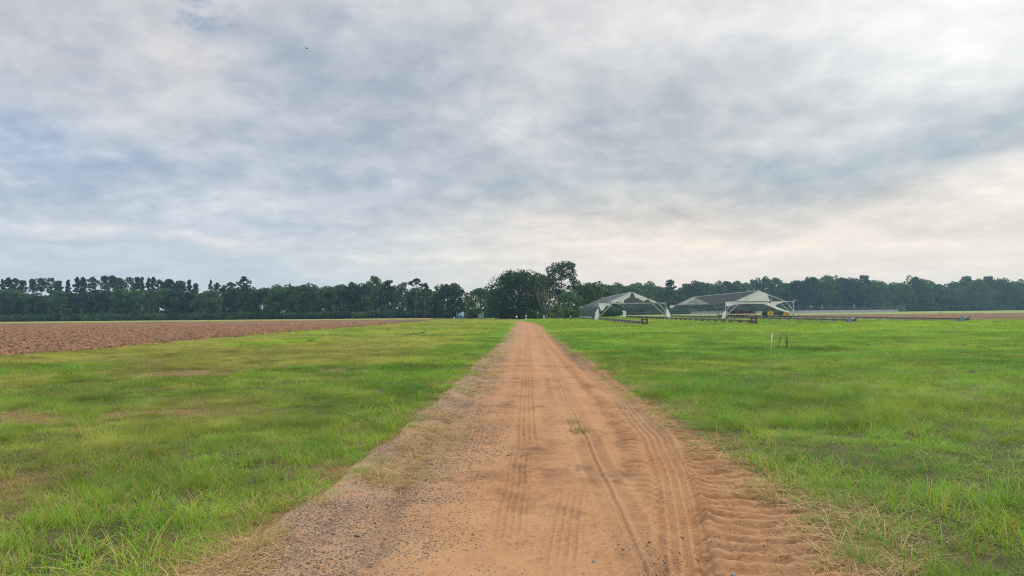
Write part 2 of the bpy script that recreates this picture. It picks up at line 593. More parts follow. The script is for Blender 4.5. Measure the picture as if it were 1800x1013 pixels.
def terrain(x, y):
    near = np.exp(-(y/60.0)**2)
    z = 0.10*(fbm(x, y, 0.13, 3, 0.5, 5.0) - 0.5)*sstep(0, 3, np.abs(x) - 1.5) + 0.05*(fbm(x, y, 0.7, 3, 0.5, 11.0) - 0.5)*near
    z = z + 0.05*sstep(1.9, 3.2, x)*near + 0.03*sstep(2.0, 3.2, -x)*near
    return z


# field edges
FX_L, FY_L = -20.6, 172.0
FX_R, FY_R0, FY_R1 = 50.0, 88.0, 205.0


def in_field(x, y):
    wob = 1.2*(fbm(x*0, y, 0.25, 4, 0.55, 2.0) - 0.5) + 1.1*(fbm(x, y, 1.3, 4, 0.6, 3.0) - 0.5)
    wl = 6*(fbm(x, y*0, 0.05, 3, 0.5, 4.0) - 0.5)
    a = sstep(0.25, -0.25, x - (FX_L + wob + 1.3*sstep(50, 24, y)))*sstep(0.8, -0.8, y - (FY_L + wl))
    b = sstep(-0.4, 0.4, x - (FX_R + wob))*sstep(-0.4, 0.4, y - (FY_R0 + 0.4*wl))*sstep(0.8, -0.8, y - (FY_R1 + wl))
    return np.maximum(a, b)


def bare_patches(x, y):
    """worn reddish patches in the left verge, a few on the right"""
    n = fbm(x*0.55, y*1.0, 0.42, 5, 0.62, 31.0) + 0.10*(fbm(x, y, 2.2, 3, 0.5, 40.0) - 0.5)
    big = fbm(x, y, 0.09, 3, 0.5, 33.0)
    left = sstep(0.60, 0.68, n + 0.30*(big - 0.5))*sstep(-3.0, -6.0, x)
    n2 = fbm(x, y, 0.8, 4, 0.6, 77.0)
    return np.clip(left + 0.6*sstep(0.73, 0.79, n2)*sstep(60, 20, y), 0, 1)


def grid_mesh(name, xs, ys, zf, material, attrs, smooth=True):
    X, Y = np.meshgrid(xs, ys)
    X = X.astype(np.float64); Y = Y.astype(np.float64)
    Z = zf(X, Y)
    ny, nx = X.shape
    i = np.arange(ny*nx).reshape(ny, nx)
    F = np.stack([i[:-1, :-1], i[:-1, 1:], i[1:, 1:], i[1:, :-1]], -1).reshape(-1, 4)
    at_ = {k: f(X, Y).ravel() for k, f in attrs.items()}
    return mesh_np(name, np.stack([X, Y, Z], -1).reshape(-1, 3), F, material, smooth, at_)


# ground sheet -------------------------------------------------------
xs = np.concatenate([np.linspace(-950, -130, 22), np.linspace(-125, -32, 60), np.linspace(-30, -4, 130), np.linspace(-3.9, 4.2, 110), np.linspace(4.4, 30, 110), np.linspace(32, 125, 55), np.linspace(130, 950, 22)])
ys = np.concatenate([np.linspace(-300, -2, 12), np.geomspace(1.0, 20, 170), np.geomspace(20.3, 950, 170)])


def ground_z(x, y):
    road = sstep(0.05, 0.45, x - edge_left(y) + 0.1)*sstep(0.05, 0.45, edge_right(y) - x + 0.1)*sstep(ROAD_END + 1, ROAD_END - 1, y)
    return terrain(x, y) - 0.20*road - 0.12*in_field(x, y)


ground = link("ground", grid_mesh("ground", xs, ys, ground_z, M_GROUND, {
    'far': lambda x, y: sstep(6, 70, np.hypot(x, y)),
    'dull': lambda x, y: np.maximum(0.8*sstep(140, 165, y)*sstep(-14, -22, x), 0.45*sstep(195, 215, y)*sstep(30, 45, x)),
    'bare': lambda x, y: np.maximum(bare_patches(x, y), np.maximum(sstep(1.0, 0.05, edge_left(y) - x)*sstep(-1.5, 0, edge_left(y) - x), sstep(0.7, 0.05, x - edge_right(y))*sstep(-1.5, 0, x - edge_right(y))))}))
tag(ground, kind='structure')

# dirt road ------------------------------------------------------------
TB_Y = [2.5, 4.0, 4.6, 6.4, 8.45, 12, 20, 40, 130]; TB_X = [0.70, 0.88, 0.99, 1.30, 1.50, 1.60, 1.55, 1.3, 1.2]
TC_Y = [2.5, 4.5, 5.6, 8.5, 12, 18, 40, 130]; TC_X = [0.45, 0.75, 0.99, 1.24, 1.29, 1.22, 1.0, 0.9]
TD_Y = [2.5, 4.2, 4.7, 6.0, 7.8, 10, 14, 25]; TD_X = [1.30, 1.50, 1.62, 1.80, 1.93, 1.95, 1.90, 1.8]


def road_fields(x, y):
    """height and colour masks of the road surface"""
    rm = road_mid(y)
    xr = x - rm
    wx = xr + 0.03*(fbm(xr, y, 1.3, 3, 0.5, 50.0) - 0.5)
    fade = 1.0/(1.0 + (y/26.0)**2)
    h = 0.035*(fbm(xr, y*0.6, 1.1, 4, 0.5, 60.0) - 0.5) + 0.014*(fbm(xr, y, 6.0, 4, 0.6, 61.0) - 0.5) + 0.006*(fbm(xr, y, 26.0, 2, 0.6, 62.0) - 0.5)
    damp_and_shade = np.zeros_like(x); pale = np.zeros_like(x)  # first mask: damp soil, plus painted shade in grooves and between lugs
    # twin groove track
    d = wx - 0.66 - 0.02*np.sin(y*0.25)
    tr = sstep(0.17, 0.13, np.abs(d))*(0.55 + 0.45*fbm(xr, y, 0.6, 2, 0.5, 63.0))
    h -= 0.010*tr
    h += 0.016*tr*(np.exp(-((np.abs(d) - 0.033)/0.014)**2) - np.exp(-(d/0.014)**2))
    h += 0.006*tr*np.sin((y + np.abs(d)*0.9)*2*np.pi/0.042)*sstep(0.06, 0.09, np.abs(d))*sstep(9.4, 7.5, y)
    h += 0.010*np.exp(-((np.abs(d) - 0.185)/0.03)**2)
    pale += 0.15*tr
    damp_and_shade += 0.30*tr*np.exp(-(d/0.016)**2) + 0.30*tr*np.exp(-((np.abs(d) - 0.068)/0.014)**2) + 0.30*np.exp(-((np.abs(d) - 0.10)/0.035)**2)*sstep(40, 20, y)*fbm(xr, y, 1.2, 3, 0.5, 79.0)*1.6  # dark groove lines, painted shade for track contrast
    # broad four groove track that swings in from the right verge
    d = wx - np.interp(y, TB_Y, TB_X)
    tr = sstep(0.19, 0.15, np.abs(d))*sstep(60, 30, y)
    h -= 0.026*tr
    h += 0.010*tr*np.cos(d*2*np.pi/0.078)
    damp_and_shade += tr*(0.20 - 0.22*np.cos(d*2*np.pi/0.078))*sstep(40, 20, y)  # groove bottoms darkened, shade put into the colour
    h += 0.0045*tr*np.sin((y - d*0.8)*2*np.pi/0.06)*sstep(9.4, 7.5, y)
    h += 0.022*np.exp(-((d - 0.225)/0.045)**2)*(0.5 + fbm(xr, y, 3, 3, 0.5, 64.0))*sstep(45, 25, y)
    # lumpy lugs left of it
    d = wx - np.interp(y, TC_Y, TC_X)
    tr = np.exp(-(d/0.12)**2)*sstep(4.6, 6.0, y)*sstep(60, 26, y)
    lug = 0.5 + 0.5*np.sin((y + d*0.7 + 0.05*fbm(xr, y, 2, 2, 0.5, 65.0))*2*np.pi/0.19)
    h += tr*(0.045*lug*(0.45 + fbm(xr, y, 2.5, 3, 0.5, 66.0)) - 0.012)
    h -= 0.020*np.exp(-((d + 0.17)/0.06)**2)*sstep(5.0, 6.5, y)*sstep(60, 26, y)
    damp_and_shade += 0.55*np.exp(-((d + 0.14)/0.09)**2)*sstep(5, 7, y)*fbm(xr, y, 1.5, 3, 0.5, 67.0)*1.4
    # wide tractor lugs on the right
    dc = np.interp(y, TD_Y, TD_X); hw = np.interp(y, [2.5, 4.5, 6, 8, 12, 25], [0.62, 0.50, 0.40, 0.22, 0.14, 0.10])
    d = wx - dc
    tr = sstep(1.15, 0.85, np.abs(d)/hw)*sstep(24, 12, y)
    ph = (y + 0.22*d + 0.35*d*d + 0.16*(fbm(xr, y, 1.8, 4, 0.6, 68.0) - 0.5))*2*np.pi/0.168
    lug = (0.5 + 0.5*np.sin(ph))**1.4
    h += tr*(0.048*lug*(0.10 + 1.25*fbm(xr, y, 3.4, 4, 0.65, 69.0)) - 0.022 + 0.024*(fbm(xr, y, 12, 4, 0.7, 70.0) - 0.5))
    damp_and_shade += tr*(0.70 - 0.62*lug)  # painted shade in the gaps between lugs
    pale -= 0.2*tr
    # middle track, fainter
    d = wx + 0.04 - 0.01*np.sin(y*0.4)
    tr = sstep(0.17, 0.13, np.abs(d))*sstep(7.2, 9.0, y)*sstep(70, 30, y)
    h += tr*(-0.012 + 0.009*np.cos(d*2*np.pi/0.07) + 0.003*np.sin(y*2*np.pi/0.06))
    damp_and_shade += tr*(0.16 - 0.22*np.cos(d*2*np.pi/0.07))  # painted shade following the groove profile
    for x0, sl, ya, yb in ((-0.17, 0.02, 4.2, 8.5), (0.25, 0.10, 3.6, 6.5), (-0.62, -0.02, 7.0, 28.0)):
        d = wx - (x0 + sl*(y - 5))
        tr = sstep(0.15, 0.11, np.abs(d))*sstep(ya, ya + 1.2, y)*sstep(yb, yb - 1.5, y)
        h += tr*(-0.006 + 0.007*np.cos(d*2*np.pi/0.055))
        damp_and_shade += tr*(0.10 - 0.16*np.cos(d*2*np.pi/0.055))
    # low scarp with gravel on the left
    sc = -1.16 + 0.16*(fbm(xr*0, y, 0.8, 3, 0.5, 71.0) - 0.5)*2
    h += 0.030*sstep(0.05, -0.06, xr - sc)*sstep(40, 10, y) - 0.022*np.exp(-((xr - sc - 0.06)/0.06)**2)*sstep(40, 10, y)
    # colour masks
    g1 = sstep(-0.25, -1.0, xr)*(0.35 + 0.75*sstep(0.35, 0.65, fbm(xr, y, 1.1, 4, 0.6, 72.0)))
    g1 = g1*np.interp(y, [0, 6, 14, 40, 120], [1, .9, .6, .42, .3])
    g2 = 0.9*np.exp(-((xr + 0.75)/0.45)**2)*sstep(5.6, 3.6, y)*sstep(0.25, 0.6, fbm(xr, y, 1.4, 4, 0.6, 73.0))
    g3 = 0.85*sstep(1.0, 1.6, xr)*sstep(16, 26, y)
    g4 = 0.55*np.exp(-((xr + 0.42)/0.22)**2 - ((y - 8.2)/2.2)**2) + 0.45*np.exp(-((xr - 0.35)/0.7)**2)*sstep(5.2, 4.0, y)*sstep(0.4, 0.7, fbm(xr, y, 2.4, 3, 0.6, 74.0))
    gravel = np.clip(g1 + g2 + g3 + g4 + 0.10*sstep(0.45, 0.7, fbm(xr, y, 1.0, 3, 0.6, 75.0)), 0, 1)
    damp_and_shade += 0.9*np.exp(-((xr - 0.05)/0.22)**2 - ((y - 7.6)/0.9)**2) + 0.5*np.exp(-((xr - 0.28)/0.12)**2 - ((y - 9.5)/2.2)**2)
    damp_and_shade += 0.55*np.exp(-((xr - sc - 0.04)/0.10)**2)*sstep(40, 10, y) + 0.45*g3 + 0.4*np.exp(-((xr + 0.33)/0.13)**2)*sstep(8, 11, y)*sstep(40, 20, y)
    damp_and_shade += 0.6*np.exp(-((xr - 0.05)/0.25)**2 - ((y - 15.0)/1.1)**2) + 0.6*np.exp(-((xr - 0.4)/0.07)**2 - ((y - 14)/2.5)**2)
    damp_and_shade += 0.50*sstep(0.53, 0.68, fbm(xr, y*0.8, 1.5, 5, 0.68, 76.0))*sstep(-1.6, -0.9, xr)
    edge = np.minimum(x - edge_left(y), edge_right(y) - x)
    pale += 0.9*sstep(-0.35, -1.3, xr)*(0.5 + 0.5*fbm(xr, y, 1.0, 3, 0.5, 78.0)) + 0.3*sstep(0.55, 0.3, edge)
    return h, np.clip(damp_and_shade, 0, 1), np.clip(pale, 0, 1), gravel


def road_grid(xs_r, ys_r):
    RX, RY = np.meshgrid(xs_r, ys_r)
    RXW = RX + road_mid(RY)
    rh, rdamp_and_shade, rpale, rgrav = road_fields(RXW, RY)
    redge = np.minimum(RXW - edge_left(RY), edge_right(RY) - RXW)
    RZ = -0.035 + rh + terrain(RXW, RY)*0.4 + 0.035*sstep(0.35, -0.05, redge) - 0.16*sstep(-0.02, -0.30, redge) - 0.2*sstep(ROAD_END - 1, ROAD_END + 2, RY)
    ny, nx = RX.shape
    ii = np.arange(ny*nx).reshape(ny, nx)
    F = np.stack([ii[:-1, :-1], ii[:-1, 1:], ii[1:, 1:], ii[1:, :-1]], -1).reshape(-1, 4)
    return np.stack([RXW, RY, RZ], -1).reshape(-1, 3), F, rdamp_and_shade.ravel(), rpale.ravel(), rgrav.ravel()


SPLIT = 9.5
ys_n = [2.6]
while ys_n[-1] < SPLIT - 0.004:
    ys_n.append(ys_n[-1] + max(0.0066, ys_n[-1]*0.0012))
ys_n[-1] = SPLIT
ys_f = [SPLIT]
while ys_f[-1] < ROAD_END + 3:
    ys_f.append(ys_f[-1] + ys_f[-1]*0.0028)
A_ = road_grid(np.linspace(-2.5, 2.6, 640), np.array(ys_n))
B_ = road_grid(np.linspace(-2.75, 2.9, 380), np.array(ys_f))
road = link("dirt_road", mesh_np("dirt_road", np.concatenate([A_[0], B_[0]]), np.concatenate([A_[1], B_[1] + len(A_[0])]), M_DIRT, True,
                                 {'damp_and_shade': np.concatenate([A_[2], B_[2]]), 'pale': np.concatenate([A_[3], B_[3]]), 'gravel': np.concatenate([A_[4], B_[4]])}))
tag(road, kind='structure')


def road_z(x, y):
    h = road_fields(x, y)[0]
    e = np.minimum(x - edge_left(y), edge_right(y) - x)
    return -0.035 + h + terrain(x, y)*0.4 + 0.035*sstep(0.35, -0.05, e) - 0.16*sstep(-0.02, -0.30, e)


# ploughed fields --------------------------------------------------------
def field_z(x, y):
    furrow = 0.05*np.sin(x*2*np.pi/0.9 + 2*fbm(x, y, 0.3, 2))
    m = in_field(x, y)
    return -0.10 + 0.15*m + m*(furrow*0.4 + 0.13*(fbm(x, y, 1.1, 4, 0.6, 90.0) - 0.5) + 0.10*(fbm(x, y, 4.0, 3, 0.6, 91.0) - 0.4)*np.exp(-(y/80)**2)) - 0.15*(1 - m)


rim = lambda x, y: np.clip(1.0*sstep(7.5, 2.0, np.abs(x - FX_L)) + 0.6*sstep(135, 165, y), 0, 1)
fl = link("ploughed_field", grid_mesh("ploughed_field", -np.concatenate([np.arange(17.0, 45, 0.16), np.geomspace(45.3, 330, 220)])[::-1],
                                      np.concatenate([np.arange(-5, 12, 1.0), np.geomspace(12, 178, 480)]), field_z, M_FIELD, {'rim': rim}))
tag(fl, kind='structure')
fr = link("ploughed_field", grid_mesh("ploughed_field", np.geomspace(48, 330, 300), np.geomspace(85, 209, 220), field_z, M_FIELD, {'rim': lambda x, y: 0.35 + 0*x}))
tag(fr, kind='structure')

# ------------------------------------------------------------------ scattered stuff
rng = np.random.RandomState(21)


def blades(n, spread, hmin, hmax, width, lean, seed, curl=0.5):
    """a clump of n bent tapering blades"""
    r = np.random.RandomState(seed)
    V, F, A, B = [], [], [], []
    for k in range(n):
        a = r.rand()*2*np.pi
        rr = spread*math.sqrt(r.rand())
        base = np.array([rr*math.cos(a), rr*math.sin(a), -0.01])
        da = r.rand()*2*np.pi
        dirn = np.array([math.cos(da), math.sin(da), 0]); side = np.array([-dirn[1], dirn[0], 0])
        h = hmin + (hmax - hmin)*r.rand()**1.3
        ln = lean*(0.25 + r.rand()*1.0)
        wd = width*(0.6 + 0.8*r.rand())
        i0 = len(V)
        segs = 4
        for s in range(segs + 1):
            t = s/segs
            p = base + dirn*(h*ln*(t**(1.4 + curl))) + np.array([0, 0, h*(t - 0.30*ln*t*t)])
            ww = wd*(1 - t)**0.7*0.5
            if s < segs:
                V += [p - side*ww, p + side*ww]
            else:
                V += [p, p + side*0.0005]
        b, b2 = r.rand(), r.rand()
        A += [b]*(2*segs + 2); B += [b2]*(2*segs + 2)
        for s in range(segs):
            F.append((i0 + 2*s, i0 + 2*s + 1, i0 + 2*s + 3, i0 + 2*s + 2))
    return np.array(V), np.array(F), {'blade': np.array(A), 'blade2': np.array(B)}


def scatter(name, pts, rot, scl, idx, tint, protos, label=None):
    """one object that repeats a few small meshes over many points (for what nobody could count)"""
    me = bpy.data.meshes.new(name)
    me.vertices.add(len(pts)); me.vertices.foreach_set('co', np.asarray(pts, np.float32).ravel())
    me.attributes.new('rot', 'FLOAT_VECTOR', 'POINT').data.foreach_set('vector', np.asarray(rot, np.float32).ravel())
    me.attributes.new('scl', 'FLOAT_VECTOR', 'POINT').data.foreach_set('vector', np.asarray(scl, np.float32).ravel())
    me.attributes.new('tint', 'FLOAT_VECTOR', 'POINT').data.foreach_set('vector', np.asarray(tint, np.float32).ravel())
    me.attributes.new('pick', 'INT', 'POINT').data.foreach_set('value', np.asarray(idx, np.int32))
    o = link(name, me)
    o['kind'] = 'stuff'
    if label:
        o['label'] = label
    coll = bpy.data.collections.new(name + "_kinds")
    for i, pm in enumerate(protos):
        coll.objects.link(bpy.data.objects.new("%s_%02d" % (pm.name.split('.')[0], i), pm))
    ng = bpy.data.node_groups.new(name + "_scatter", 'GeometryNodeTree')
    ng.interface.new_socket('Geometry', in_out='INPUT', socket_type='NodeSocketGeometry')
    ng.interface.new_socket('Geometry', in_out='OUTPUT', socket_type='NodeSocketGeometry')
    gi, go = ng.nodes.new('NodeGroupInput'), ng.nodes.new('NodeGroupOutput')
    iop = ng.nodes.new('GeometryNodeInstanceOnPoints')
    ci = ng.nodes.new('GeometryNodeCollectionInfo')
    ci.inputs['Collection'].default_value = coll
    ci.inputs['Separate Children'].default_value = True
    ci.inputs['Reset Children'].default_value = True

    def named(nm, typ):
        a = ng.nodes.new('GeometryNodeInputNamedAttribute'); a.data_type = typ
        a.inputs['Name'].default_value = nm
        return a.outputs['Attribute']
    L = ng.links.new
    L(gi.outputs[0], iop.inputs['Points'])
    L(ci.outputs[0], iop.inputs['Instance'])
    iop.inputs['Pick Instance'].default_value = True
    L(named('pick', 'INT'), iop.inputs['Instance Index'])
    L(named('rot', 'FLOAT_VECTOR'), iop.inputs['Rotation'])
    L(named('scl', 'FLOAT_VECTOR'), iop.inputs['Scale'])
    L(iop.outputs[0], go.inputs[0])
    o.modifiers.new("scatter", 'NODES').node_group = ng
    return o


def wedge(n_per_m2, y0, y1, slope=0.80, pad=2.5):
    """random points over the ground the photo can see, with a margin"""
    n = int(n_per_m2*((y1**2 - y0**2)*slope + 2*pad*(y1 - y0)))
    y = np.sqrt(rng.rand(n)*(y1**2 - y0**2) + y0**2)
    x = (rng.rand(n)*2 - 1)*(slope*y + pad)
    return x, y


def grass_density(x, y):
    el, er = edge_left(y), edge_right(y)
    out = np.where(x < 0, el - x, x - er)
    d = sstep(-0.20, 0.16, out + 0.30*(fbm(x, y, 2.2, 3, 0.5, 120.0) - 0.5))
    d = np.maximum(d, 0.22*sstep(-0.75, -0.25, out)*(x < 0)*sstep(4.5, 7.0, y)*sstep(0.42, 0.60, fbm(x, y, 1.3, 3, 0.55, 123.0)))
    d = np.where(y > ROAD_END, 1.0, d)
    d = d*(1 - in_field(x, y))
    d = d*(1 - 0.80*bare_patches(x, y))
    d = d*(0.45 + 0.55*sstep(0.32, 0.50, fbm(x, y, 1.7, 3, 0.55, 121.0)))*(0.45 + 0.55*sstep(0.24, 0.34, fbm(x, y, 2.9, 3, 0.55, 122.0)))
    return d, out


def grass_tint(x, y, out):
    """x: towards yellow green, y: share of straw, z: lightness"""
    left = sstep(-2.0, -6.0, x)
    n = fbm(x, y, 0.22, 4, 0.55, 130.0); n2 = fbm(x, y, 1.1, 3, 0.55, 131.0); n3 = fbm(x*0.4, y, 0.10, 4, 0.55, 132.0)
    yel = 0.42 - 0.16*sstep(14, 5, y) + (1.0 + 0.5*left)*(n - 0.5) + 0.8*(n2 - 0.5) + 0.38*left + 0.12*sstep(20, 80, y)
    yel += (0.40 + 0.3*left)*(n3 - 0.5)
    straw = 0.02 + 0.10*left + 0.36*left*sstep(0.38, 0.60, n) + 0.5*sstep(150, 170, y)*sstep(-14, -22, x) + 0.07*sstep(45, 80, y) + 0.12*sstep(0.55, 0.7, n2) + 0.62*sstep(0.45, -0.2, out)*sstep(0.40, 0.62, fbm(x, y, 0.8, 3, 0.5, 133.0))
    light = 0.50 + 0.8*(fbm(x, y, 0.5, 4, 0.6, 134.0) - 0.5) + 1.0*(fbm(x, y, 2.4, 3, 0.6, 135.0) - 0.5) + 0.5*(n3 - 0.5)
    # the lank darker grass round the stakes
    for cx, cy, rx in ((8.35, 25.8, 0.55), (10.6, 25.0, 0.9)):
        k = np.exp(-((x - cx)/rx)**2 - ((y - cy)/0.8)**2)
        yel -= 0.6*k; light -= 0.35*k
    return np.stack([np.clip(yel, 0, 1), np.clip(straw, 0, 0.9), np.clip(light, 0, 1)], -1)


GRASS_NEAR = [mesh_np("grass_tuft", *blades(34, 0.10, 0.03, 0.105, 0.0040, 1.35, 300 + k)[:2], M_GRASS, True, blades(34, 0.10, 0.03, 0.105, 0.0040, 1.35, 300 + k)[2]) for k in range(5)]
GRASS_NEAR += [mesh_np("grass_tuft", *blades(24, 0.08, 0.07, 0.20, 0.0052, 1.25, 320 + k)[:2], M_GRASS, True, blades(24, 0.08, 0.07, 0.20, 0.0052, 1.25, 320 + k)[2]) for k in range(3)]
GRASS_MID = [mesh_np("grass_tuft", *blades(46, 0.20, 0.04, 0.13, 0.0085, 1.15, 340 + k)[:2], M_GRASS, True, blades(46, 0.20, 0.04, 0.13, 0.0085, 1.15, 340 + k)[2]) for k in range(6)]
GRASS_FAR = [mesh_np("grass_tuft", *blades(60, 0.62, 0.05, 0.15, 0.028, 0.8, 360 + k)[:2], M_GRASS, True, blades(60, 0.62, 0.05, 0.15, 0.028, 0.8, 360 + k)[2]) for k in range(5)]


def lay_grass(name, dens, y0, y1, protos, tall, label, smin=0.7, smax=1.35):
    x, y = wedge(dens, y0, y1)
    d, out = grass_density(x, y)
    keep = rng.rand(len(x)) < d
    x, y, out, d = x[keep], y[keep], out[keep], d[keep]
    t = grass_tint(x, y, out)
    s = smin + (smax - smin)*rng.rand(len(x))
    hgt = s*(0.42 + 1.15*fbm(x, y, 0.9, 4, 0.55, 140.0))*(0.55 + 0.45*np.clip(d, 0, 1))*(0.55 + 0.45*sstep(-0.1, 0.6, out))
    for cx, cy, rx in ((8.35, 25.8, 0.55), (10.6, 25.0, 0.9)):
        hgt = hgt*(1 + 0.9*np.exp(-((x - cx)/rx)**2 - ((y - cy)/0.8)**2))
    rot = np.stack([(rng.rand(len(x)) - 0.5)*0.35, (rng.rand(len(x)) - 0.5)*0.35, rng.rand(len(x))*6.283], -1)
    z = np.where(in_road(x, y, 0.05) > 0.6, road_z(x, y), terrain(x, y) - 0.005 - 0.03*sstep(0.25, -0.1, out))
    idx = rng.randint(0, len(protos), len(x))
    if tall:
        lo = len(protos) - tall
        idx = np.where(rng.rand(len(x)) < 0.16 + 1.1*(fbm(x, y, 0.7, 3, 0.5, 141.0) - 0.45), lo + rng.randint(0, tall, len(x)), rng.randint(0, lo, len(x)))
    return scatter(name, np.stack([x, y, z], -1), rot, np.stack([s, s, hgt], -1), idx, t, protos, label)


lay_grass("grass", 190, 2.8, 13, GRASS_NEAR, 3, "lush green grass growing on both verges near the camera")
lay_grass("grass", 46, 13, 45, GRASS_MID, 0, "green and yellowing grass of the verges further along the road")
lay_grass("grass", 2.6, 45, 190, GRASS_FAR, 0, "bright green grass of the meadows out towards the trees", 0.7, 1.3)
# stronger tufts along both edges of the road
n = 420
y = 3.2 + 24*rng.rand(n)**1.6
left_side = rng.rand(n) < 0.5
o_ = 0.15 + 0.9*rng.rand(n)**1.5
x = np.where(left_side, edge_left(y) - o_, edge_right(y) + o_)
keep = rng.rand(n) < sstep(0.42, 0.62, fbm(x, y, 0.8, 3, 0.55, 160.0))
x, y = x[keep], y[keep]
s = 0.9 + 0.7*rng.rand(len(x))
scatter("grass", np.stack([x, y, terrain(x, y) - 0.01], -1), np.stack([0.2*rng.randn(len(x)), 0.2*rng.randn(len(x)), 6.28*rng.rand(len(x))], -1), np.stack([s, s, s*0.95], -1),
        rng.randint(5, 8, len(x)), np.stack([0.3 + 0.7*rng.rand(len(x)), 0.1 + 0.25*rng.rand(len(x)), 0.5 + 0.4*rng.rand(len(x))], -1), GRASS_NEAR, "bright tufts of longer grass along the edges of the road")

# straw fringe along the road edge
STRAW = [mesh_np("dry_tuft", *blades(14, 0.10, 0.04, 0.16, 0.0042, 1.9, 400 + k, 0.1)[:2], M_STRAW, True, blades(14, 0.10, 0.04, 0.16, 0.0042, 1.9, 400 + k, 0.1)[2]) for k in range(5)]
n = 9500
y = 2.9 + 27*rng.rand(n)**1.7
side = rng.rand(n) < 0.66
off = rng.randn(n)*0.24 + np.where(side, 0.22, -0.30)
x = np.where(side, edge_left(y) + off + 0.12, edge_right(y) - off - 0.05)
keep = rng.rand(n) < sstep(0.45, 0.66, fbm(x, y, 0.9, 3, 0.55, 150.0))
x, y = x[keep], y[keep]
zz = np.maximum(road_z(x, y), ground_z(x, y)) - 0.004
s = 0.6 + 0.8*rng.rand(len(x))
scatter("dry_grass", np.stack([x, y, zz], -1), np.stack([rng.randn(len(x))*0.1, rng.randn(len(x))*0.1, rng.rand(len(x))*6.28], -1),
        np.stack([s, s, s*(0.12 + 0.45*rng.rand(len(x)))], -1), rng.randint(0, 5, len(x)), np.stack([rng.rand(len(x)), 0.3*rng.rand(len(x)), 0.55 + 0.45*rng.rand(len(x))], -1), STRAW,
        "dry straw coloured grass lying along both edges of the dirt road")


# gravel on the road
def stone_mesh(seed, m):
    r = np.random.RandomState(seed)
    import bmesh
    bm = bmesh.new()
    bmesh.ops.create_icosphere(bm, subdivisions=2, radius=1.0)
    sc = np.array([0.7 + 0.6*r.rand(), 0.7 + 0.5*r.rand(), 0.45 + 0.3*r.rand()])
    planes = [(r.randn(3), 0.55 + 0.3*r.rand()) for _ in range(7)]
    for v in bm.verts:
        p = np.array(v.co)
        for nrm, dd in planes:
            nn = nrm/np.linalg.norm(nrm)
            e = p @ nn - dd
            if e > 0:
                p = p - nn*e
        v.co = p*sc
    me = bpy.data.meshes.new("pebble")
    bm.to_mesh(me); bm.free()
    me.materials.append(m)
    return me


def stone_material():
    m, n_, out = mat("stone")
    oi = n_.new('ShaderNodeSeparateXYZ'); n_.put(oi.inputs[0], n_.attr('tint', 'Vector', 'INSTANCER'))
    oc = n_.new('ShaderNodeTexCoord').outputs['Object']
    c = n_.ramp(oi.outputs[0], [(0.0, (0.045, 0.040, 0.036)), (0.45, (0.105, 0.092, 0.080)), (0.8, (0.20, 0.172, 0.142)), (1.0, (0.30, 0.22, 0.15))])
    c = n_.mix(n_.maprange(n_.noise(oc, 1.5, 4, 0.6), 0.30, 0.65, 0.05, 0.75), c, (0.23, 0.13, 0.07))
    pbsdf(n_, out, c, 0.85, 0.25)
    return m


M_STONE = stone_material()
PEB = [stone_mesh(500 + k, M_STONE) for k in range(6)]
n = 260000
y = 2.9 + 22*rng.rand(n)**2.0
x = -2.2 + 4.4*rng.rand(n)
gm = road_fields(x, y)[3]
inr = in_road(x, y, 0.1)
keep = rng.rand(n) < np.clip(gm*1.0 - 0.12, 0.004, 1)*inr*sstep(0.30, 0.62, fbm(x, y, 3.0, 3, 0.6, 155.0) + 0.25*gm)
x, y = x[keep], y[keep]
s = 0.0028 + 0.0065*rng.rand(len(x))**2.6 + 0.009*(rng.rand(len(x)) < 0.012)
s = s*(1 + 0.03*np.maximum(0, y - 5))
scatter("gravel", np.stack([x, y, road_z(x, y) + s*0.15], -1), rng.rand(len(x), 3)*np.array([0.5, 0.5, 6.28]), np.stack([s, s, s], -1), rng.randint(0, 6, len(x)),
        rng.rand(len(x), 3), PEB, "dark grey gravel strewn along the left side of the dirt road")

# clods on the ploughed fields
M_CLOD = simple("clod_soil", (0.16, 0.092, 0.058), (0.29, 0.16, 0.085), 1.3, 1.0)
CLOD = [stone_mesh(520 + k, M_CLOD) for k in range(5)]
n = 60000
y = np.sqrt(rng.rand(n)*(110**2 - 12**2) + 12**2)
x = FX_L + 1.2 - rng.rand(n)**1.2*np.maximum(4, 0.82*y - 18)
keep = (in_field(x, y) > 0.6)
x, y = x[keep], y[keep]
s = (0.03 + 0.07*rng.rand(len(x))**2.5)*(1 + y/90)
scatter("soil_clods", np.stack([x, y, field_z(x, y) + s*0.1], -1), rng.rand(len(x), 3)*6.28, np.stack([s, s, s*0.8], -1), rng.randint(0, 5, len(x)), rng.rand(len(x), 3), CLOD,
        "crumbly brown clods lying all over the ploughed field")

# ------------------------------------------------------------------ trees
M_BARK = simple("bark", (0.115, 0.092, 0.075), (0.060, 0.050, 0.043), 3.0, 0.95, 0, 0.1)
M_BARK_PALE = simple("pale_bark", (0.21, 0.185, 0.16), (0.14, 0.125, 0.11), 3.0, 0.9, 0, 0.1)
M_LEAF = leaf_material("dark_leaves", (0.016, 0.042, 0.018), (0.064, 0.128, 0.034))
M_LEAF_OAK = leaf_material("oak_leaves", (0.013, 0.036, 0.016), (0.050, 0.104, 0.030))
M_LEAF_PINE = leaf_material("pine_needles", (0.015, 0.037, 0.022), (0.040, 0.080, 0.036))
M_LEAF_BRIGHT = leaf_material("bright_leaves", (0.055, 0.100, 0.020), (0.125, 0.185, 0.040), 0.35)
M_LEAF_PALE = leaf_material("pale_leaves", (0.10, 0.11, 0.055), (0.20, 0.19, 0.10), 0.3)


